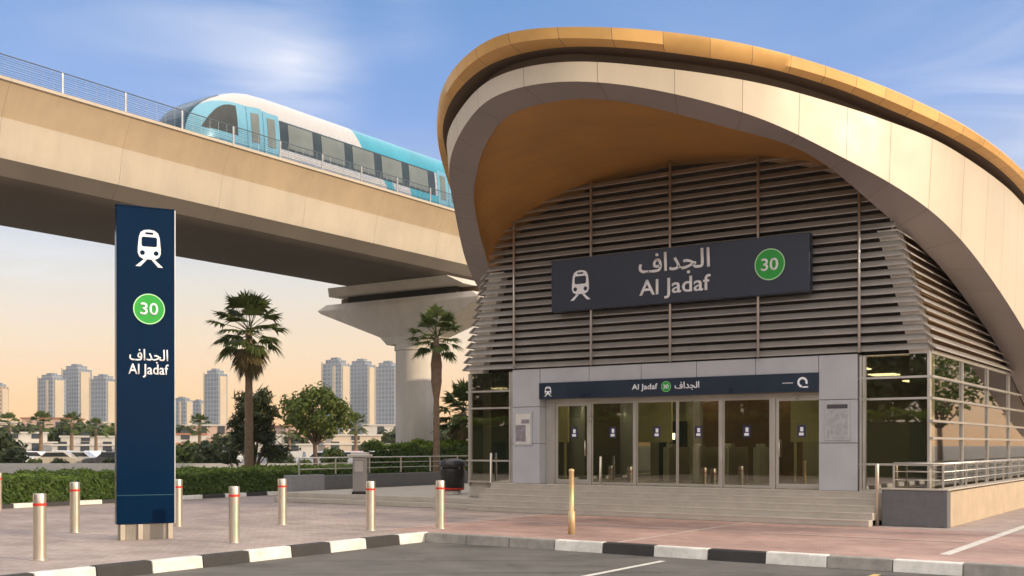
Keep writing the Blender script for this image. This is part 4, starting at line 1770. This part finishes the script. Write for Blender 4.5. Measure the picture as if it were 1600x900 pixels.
for i, (a, c, yt, mi, lab) in enumerate(TOW):
    dd = D + (i % 3) * 45
    wpx = (c - a) / FPX * dd
    hgt = (HOR - yt) / FPX * dd + EYE
    p = at((a + c) / 2, dd)
    rot = -radians(22 + (i * 7) % 9)
    t_ = thing('tower_block', 'distant ' + lab, 'tower', p, rot, 'towers on the skyline')
    wd = wpx / (cos(rot) - .62 * sin(rot))
    dp = wd * .75
    b = MB()
    x0, x1 = -wd / 2, wd / 2
    b.box(x0, x1, -dp / 2, dp / 2, -2, hgt * .93)
    b.build('tower_body', TWM[mi], t_)
    b = MB()
    b.box(x0 + wd * .12, x1 - wd * .18, -dp * .38, dp * .38, hgt * .93, hgt * .975)
    b.box(x0 + wd * .30, x1 - wd * .35, -dp * .2, dp * .2, hgt * .975, hgt)
    b.build('crown', TWM[(mi + 1) % 2], t_)
    b = MB()
    b.box(x1 + .02, x1 + 1.0, -dp * .36, dp * .30, -2, hgt * .90)
    if i % 3 == 1:
        b.box(x0 + wd * .58, x0 + wd * .72, -dp / 2 - .9, -dp / 2 - .02, -2, hgt * .90)
    b.box(x0 - .6, x0 + wd * .04, -dp / 2 - .6, -dp / 2 - .03, -2, hgt * .95)
    b.build('wall_strip', M_twall, t_)

# villas
M_vill = [mat('villa_cream', (.50, .42, .33), .85, 0, .08, .3), mat('villa_white', (.50, .47, .43), .85, 0, .08, .3), mat('villa_pink', (.48, .34, .27), .85, 0, .08, .3)]
M_win = mat('villa_window', (.05, .06, .07), .2)
M_roof = mat('villa_roof', (.33, .15, .09), .85)
rng = random.Random(40)
VIL = [(-8, 205, 16, 6.2, 0), (38, 225, 20, 7.0, 1), (92, 190, 13, 6.6, 2), (150, 215, 18, 5.8, 1), (212, 200, 15, 6.0, 0), (290, 210, 16, 6.4, 1), (335, 190, 12, 5.4, 2),
       (430, 205, 17, 6.0, 1), (478, 185, 11, 5.2, 2), (560, 215, 18, 6.2, 0), (612, 200, 13, 5.6, 1), (690, 210, 15, 6.4, 2), (735, 190, 14, 5.4, 0)]
words = ['cream', 'white', 'pinkish']
where = ['at the left edge of the picture', 'below the three blue towers', 'left of the totem under the tallest tower', 'right beside the left edge of the totem', 'behind the totem',
         'right of the totem under the low towers', 'under the slim blue tower', 'between the palm and the round tree', 'behind the round tree trunk', 'under the grey towers left of the pier',
         'behind the bridge pier', 'between the slender palm and the short palm', 'behind the left corner of the station']
for i, (px, dd, w, h, mi) in enumerate(VIL):
    if i % 2 == 1:
        dd, w, h = dd * .74, w * .6, h * .55
    v_ = thing('villa', 'distant %s flat roofed villa %s' % (words[mi], where[i]), 'house', at(px, dd, -.2), radians(rng.uniform(8, 30)), 'villas beyond the parking field')
    b = MB()
    b.box(-w / 2, w / 2, -4, 4, 0, h * .62)
    b.box(-w / 2 + w * .1, w / 2 - w * .25, -3.4, 4, h * .62, h)
    b.build('wall', M_vill[mi], v_)
    b = MB()
    b.box(-w / 2 - .2, w / 2 + .2, -4.2, 4.2, h * .62 + .01, h * .62 + .25)
    b.box(-w / 2 + w * .1 - .2, w / 2 - w * .25 + .2, -3.6, 4.2, h, h + .25)
    b.build('roof', M_roof if i % 3 == 2 else M_vill[1], v_)
    for k in range(int(w / 3)):
        x = -w / 2 + 1.4 + k * 3
        b = MB()
        b.box(x - .6, x + .6, -4.06, -4.005, 1.0, 2.6)
        b.build('window', M_win, v_)
        if x > -w / 2 + w * .1 + .7 and x < w / 2 - w * .25 - .7:
            b = MB()
            b.box(x - .6, x + .6, -3.46, -3.405, h * .62 + .7, h * .62 + 2.0)
            b.build('window', M_win, v_)

# parked cars in the field
M_tyre = mat('tyre_rubber', (.015, .015, .015), .8)
M_cwin = mat('car_glass', (.03, .035, .04), .08)


def car(name, label, loc, rz, m):
    c = thing(name, label, 'car', loc, rz, 'cars parked in the field')
    b = MB()
    prof = [(-2.2, .35), (2.2, .35), (2.25, .75), (1.9, .92), (1.0, 1.0), (.45, 1.48), (-1.15, 1.50), (-1.75, 1.02), (-2.2, .95)]
    b.prism(prof, lambda a, z, d: (a, d, z), -.86, .86)
    b.build('body', m, c, bevel=.07)
    b = MB()
    win = [(.88, 1.02), (.42, 1.40), (-1.05, 1.42), (-1.55, 1.04)]
    b.prism(win, lambda a, z, d: (a, d, z), -.868, .868)
    b.build('windows', M_cwin, c)
    for x in (-1.35, 1.35):
        for y in (-.80, .80):
            b = MB()
            b.prism(arc(x, .33, .33, 0, 2 * pi * 15 / 16, 15), lambda a, z, d: (a, d, z), y - .1, y + .1)
            b.build('wheel', M_tyre, c)
    return c


CC = [('white', (.70, .70, .69)), ('silver', (.42, .43, .44)), ('dark grey', (.06, .06, .065)), ('beige', (.48, .42, .32)), ('red', (.35, .04, .03))]
protos = [None] * 5
rng = random.Random(9)
CARS = [(8, 96, 0), (30, 112, 1), (58, 104, 0), (84, 98, 3), (104, 118, 0), (128, 100, 1), (150, 112, 0), (172, 97, 2), (286, 104, 0), (306, 116, 1), (330, 98, 2), (352, 110, 0),
        (418, 100, 1), (440, 114, 0), (462, 104, 3), (500, 98, 0), (522, 110, 1), (545, 102, 0), (568, 116, 4), (592, 106, 0)]
cw = ['nearest the left edge', 'second from the left edge', 'under the left blue tower', 'under the gap of the blue towers', 'under the tallest blue tower', 'under the right blue tower',
      'just left of the totem', 'touching the left side of the totem', 'just right of the totem', 'under the low towers', 'under the slim blue tower', 'left of the tall palm trunk',
      'right of the tall palm trunk', 'between the palm and the round tree', 'left of the round tree trunk', 'right of the round tree trunk', 'under the grey tower',
      'under the sunlit tower', 'left of the service column', 'left of the bridge pier']
for i, (px, dd, ci) in enumerate(CARS):
    lab = 'small distant %s car %s' % (CC[ci][0], cw[i])
    p, rz = at(px, dd, -.19), rng.choice([0, pi / 2, .3, pi]) + rng.uniform(-.15, .15)
    if protos[ci] is None:
        protos[ci] = car('parked_car', lab, p, rz, mat('car_paint_' + CC[ci][0].replace(' ', '_'), CC[ci][1], .25, .1, .03, coat=.5))
    else:
        dup(protos[ci], p, rz, label=lab)

# far trees
rng = random.Random(77)
kinds = [tree('far_tree', 'distant bushy tree at the left edge of the picture', at(-6, 88, -.2), 3.4, 1.8, 1.4, 51, M_leafd, 900, .42, 'trees beyond the hedge', .14, 16),
         tree('far_tree', 'distant low green tree right of the totem', at(300, 84, -.2), 2.3, 1.4, .9, 52, M_leaf, 900, .38, 'trees beyond the hedge', .12, 16)]
FT = [(22, 82, 0, .55, 'low dark tree second from the left edge'), (46, 175, 0, 1.6, 'tree below the left blue tower'), (118, 178, 0, 1.8, 'tree before the tallest blue tower'),
      (165, 175, 1, 2.3, 'low green tree left of the totem'), (78, 182, 1, 2.2, 'tree between the left blue towers'), (140, 176, 1, 2.1, 'tree between the tallest and the right blue tower'), (20, 175, 1, 2.0, 'green tree under the orange horizon at left'),
      (328, 82, 0, .7, 'dark bush left of the tall palm trunk'), (352, 120, 0, 1.0, 'dark tree behind the palm trunk'), (430, 92, 1, .5, 'small bush right of the palm trunk'),
      (458, 150, 0, 1.1, 'tree left of the round tree trunk'), (520, 95, 1, .8, 'pale bush right of the round tree trunk'), (540, 160, 0, 1.1, 'tree under the grey tower'),
      (585, 130, 1, 1.2, 'tree just left of the pier'), (610, 165, 0, 1.3, 'tree touching the left side of the pier'), (704, 150, 0, 1.5, 'tree between the slender and the short palm'),
      (286, 170, 0, 1.5, 'tree under the low towers right of the totem'), (738, 130, 1, 1.3, 'tree behind the short palm')]
for px, dd, ki, sc, lab in FT:
    dup(kinds[ki], at(px, dd, -.2), rng.uniform(0, 6), sc, 'distant ' + lab)

dpalm = None
for k, (px, dd, sc, lab) in enumerate([(64, 120, 1.0, 'below the left blue tower'), (112, 140, 1.1, 'below the tallest blue tower'), (150, 126, .9, 'below the right blue tower'), (14, 135, 1.05, 'near the left edge'),
                                       (312, 130, 1.0, 'under the low towers right of the totem'), (452, 135, .9, 'left of the round tree'), (556, 125, 1.0, 'under the sunlit tower'), (716, 130, 1.0, 'between the slender and the short palm')]):
    lab = 'small distant palm ' + lab
    if dpalm is None:
        dpalm = palm('distant_palm', lab, at(px, dd, -.2), 4.4, 1.7, 61, False, 'palms beyond the parking field', .2, False, 22)
    else:
        dup(dpalm, at(px, dd, -.2), k * 1.1, sc, lab)

rng = random.Random(19)
for k in range(16):
    px = 10 + k * 43 + rng.uniform(-12, 12)
    if 178 < px < 276:
        continue
    side = ('left of the totem' if px < 178 else 'right of the totem, left of the tall palm' if px < 370 else 'between the tall palm and the pier' if px < 610 else 'between the pier and the station')
    dup(kinds[k % 2], at(px, 80.5 + rng.uniform(0, 3), -.2), k * 1.7, rng.uniform(.28, .46), 'low bush along the boundary wall, ' + side)['group'] = 'low bushes along the boundary wall'

# low boundary wall of the parking field
bw = MB()
bw.box(-75, 0, 0, .3, -.2, .55)
tag(bw.build('boundary_wall', mat('boundary_wall_render', (.40, .38, .35), .85), loc=(-6, 79, 0)), 'long low pale wall between the hedge and the parked cars', 'wall')

# the far green belt at the foot of the towers, one mass of crowns
b = MB()
rng = random.Random(88)
for i in range(5200):
    x = rng.uniform(-330, 20)
    y = rng.uniform(300, 420)
    hh = 4.2 + 2.2 * sin(x * .13) + 1.5 * sin(x * .31 + 1)
    z = rng.uniform(-.2, max(2.0, hh))
    n = Vector((rng.uniform(-1, 1), rng.uniform(-1, .3), rng.uniform(-.2, 1))).normalized()
    t1_ = n.cross(Vector((rng.uniform(-1, 1), rng.uniform(-1, 1), rng.uniform(-1, 1)))).normalized()
    t2_ = n.cross(t1_)
    p = Vector((x, y, z))
    L_ = rng.uniform(1.2, 2.4)
    b.quad([p - t1_ * L_ * .6, p + t2_ * L_ * .5, p + t1_ * L_ * .6, p - t2_ * L_ * .5])
tag(b.build('treeline', M_leafd, recalc=False), kind='stuff')

# evening haze: a closed box round the camera and everything that stands on the ground
hz = MB()
hz.box(-1500, 1500, -300, 1600, -1.3, 130)
m = bpy.data.materials.new('air')
m.use_nodes = True
m.node_tree.nodes.clear()
pv_ = m.node_tree.nodes.new('ShaderNodeVolumePrincipled')
pv_.inputs['Color'].default_value = (.92, .90, .88, 1)
pv_.inputs['Density'].default_value = 0.00020
pv_.inputs['Anisotropy'].default_value = 0.2
mo_ = m.node_tree.nodes.new('ShaderNodeOutputMaterial')
m.node_tree.links.new(pv_.outputs[0], mo_.inputs['Volume'])
tag(hz.build('haze', m), kind='stuff')
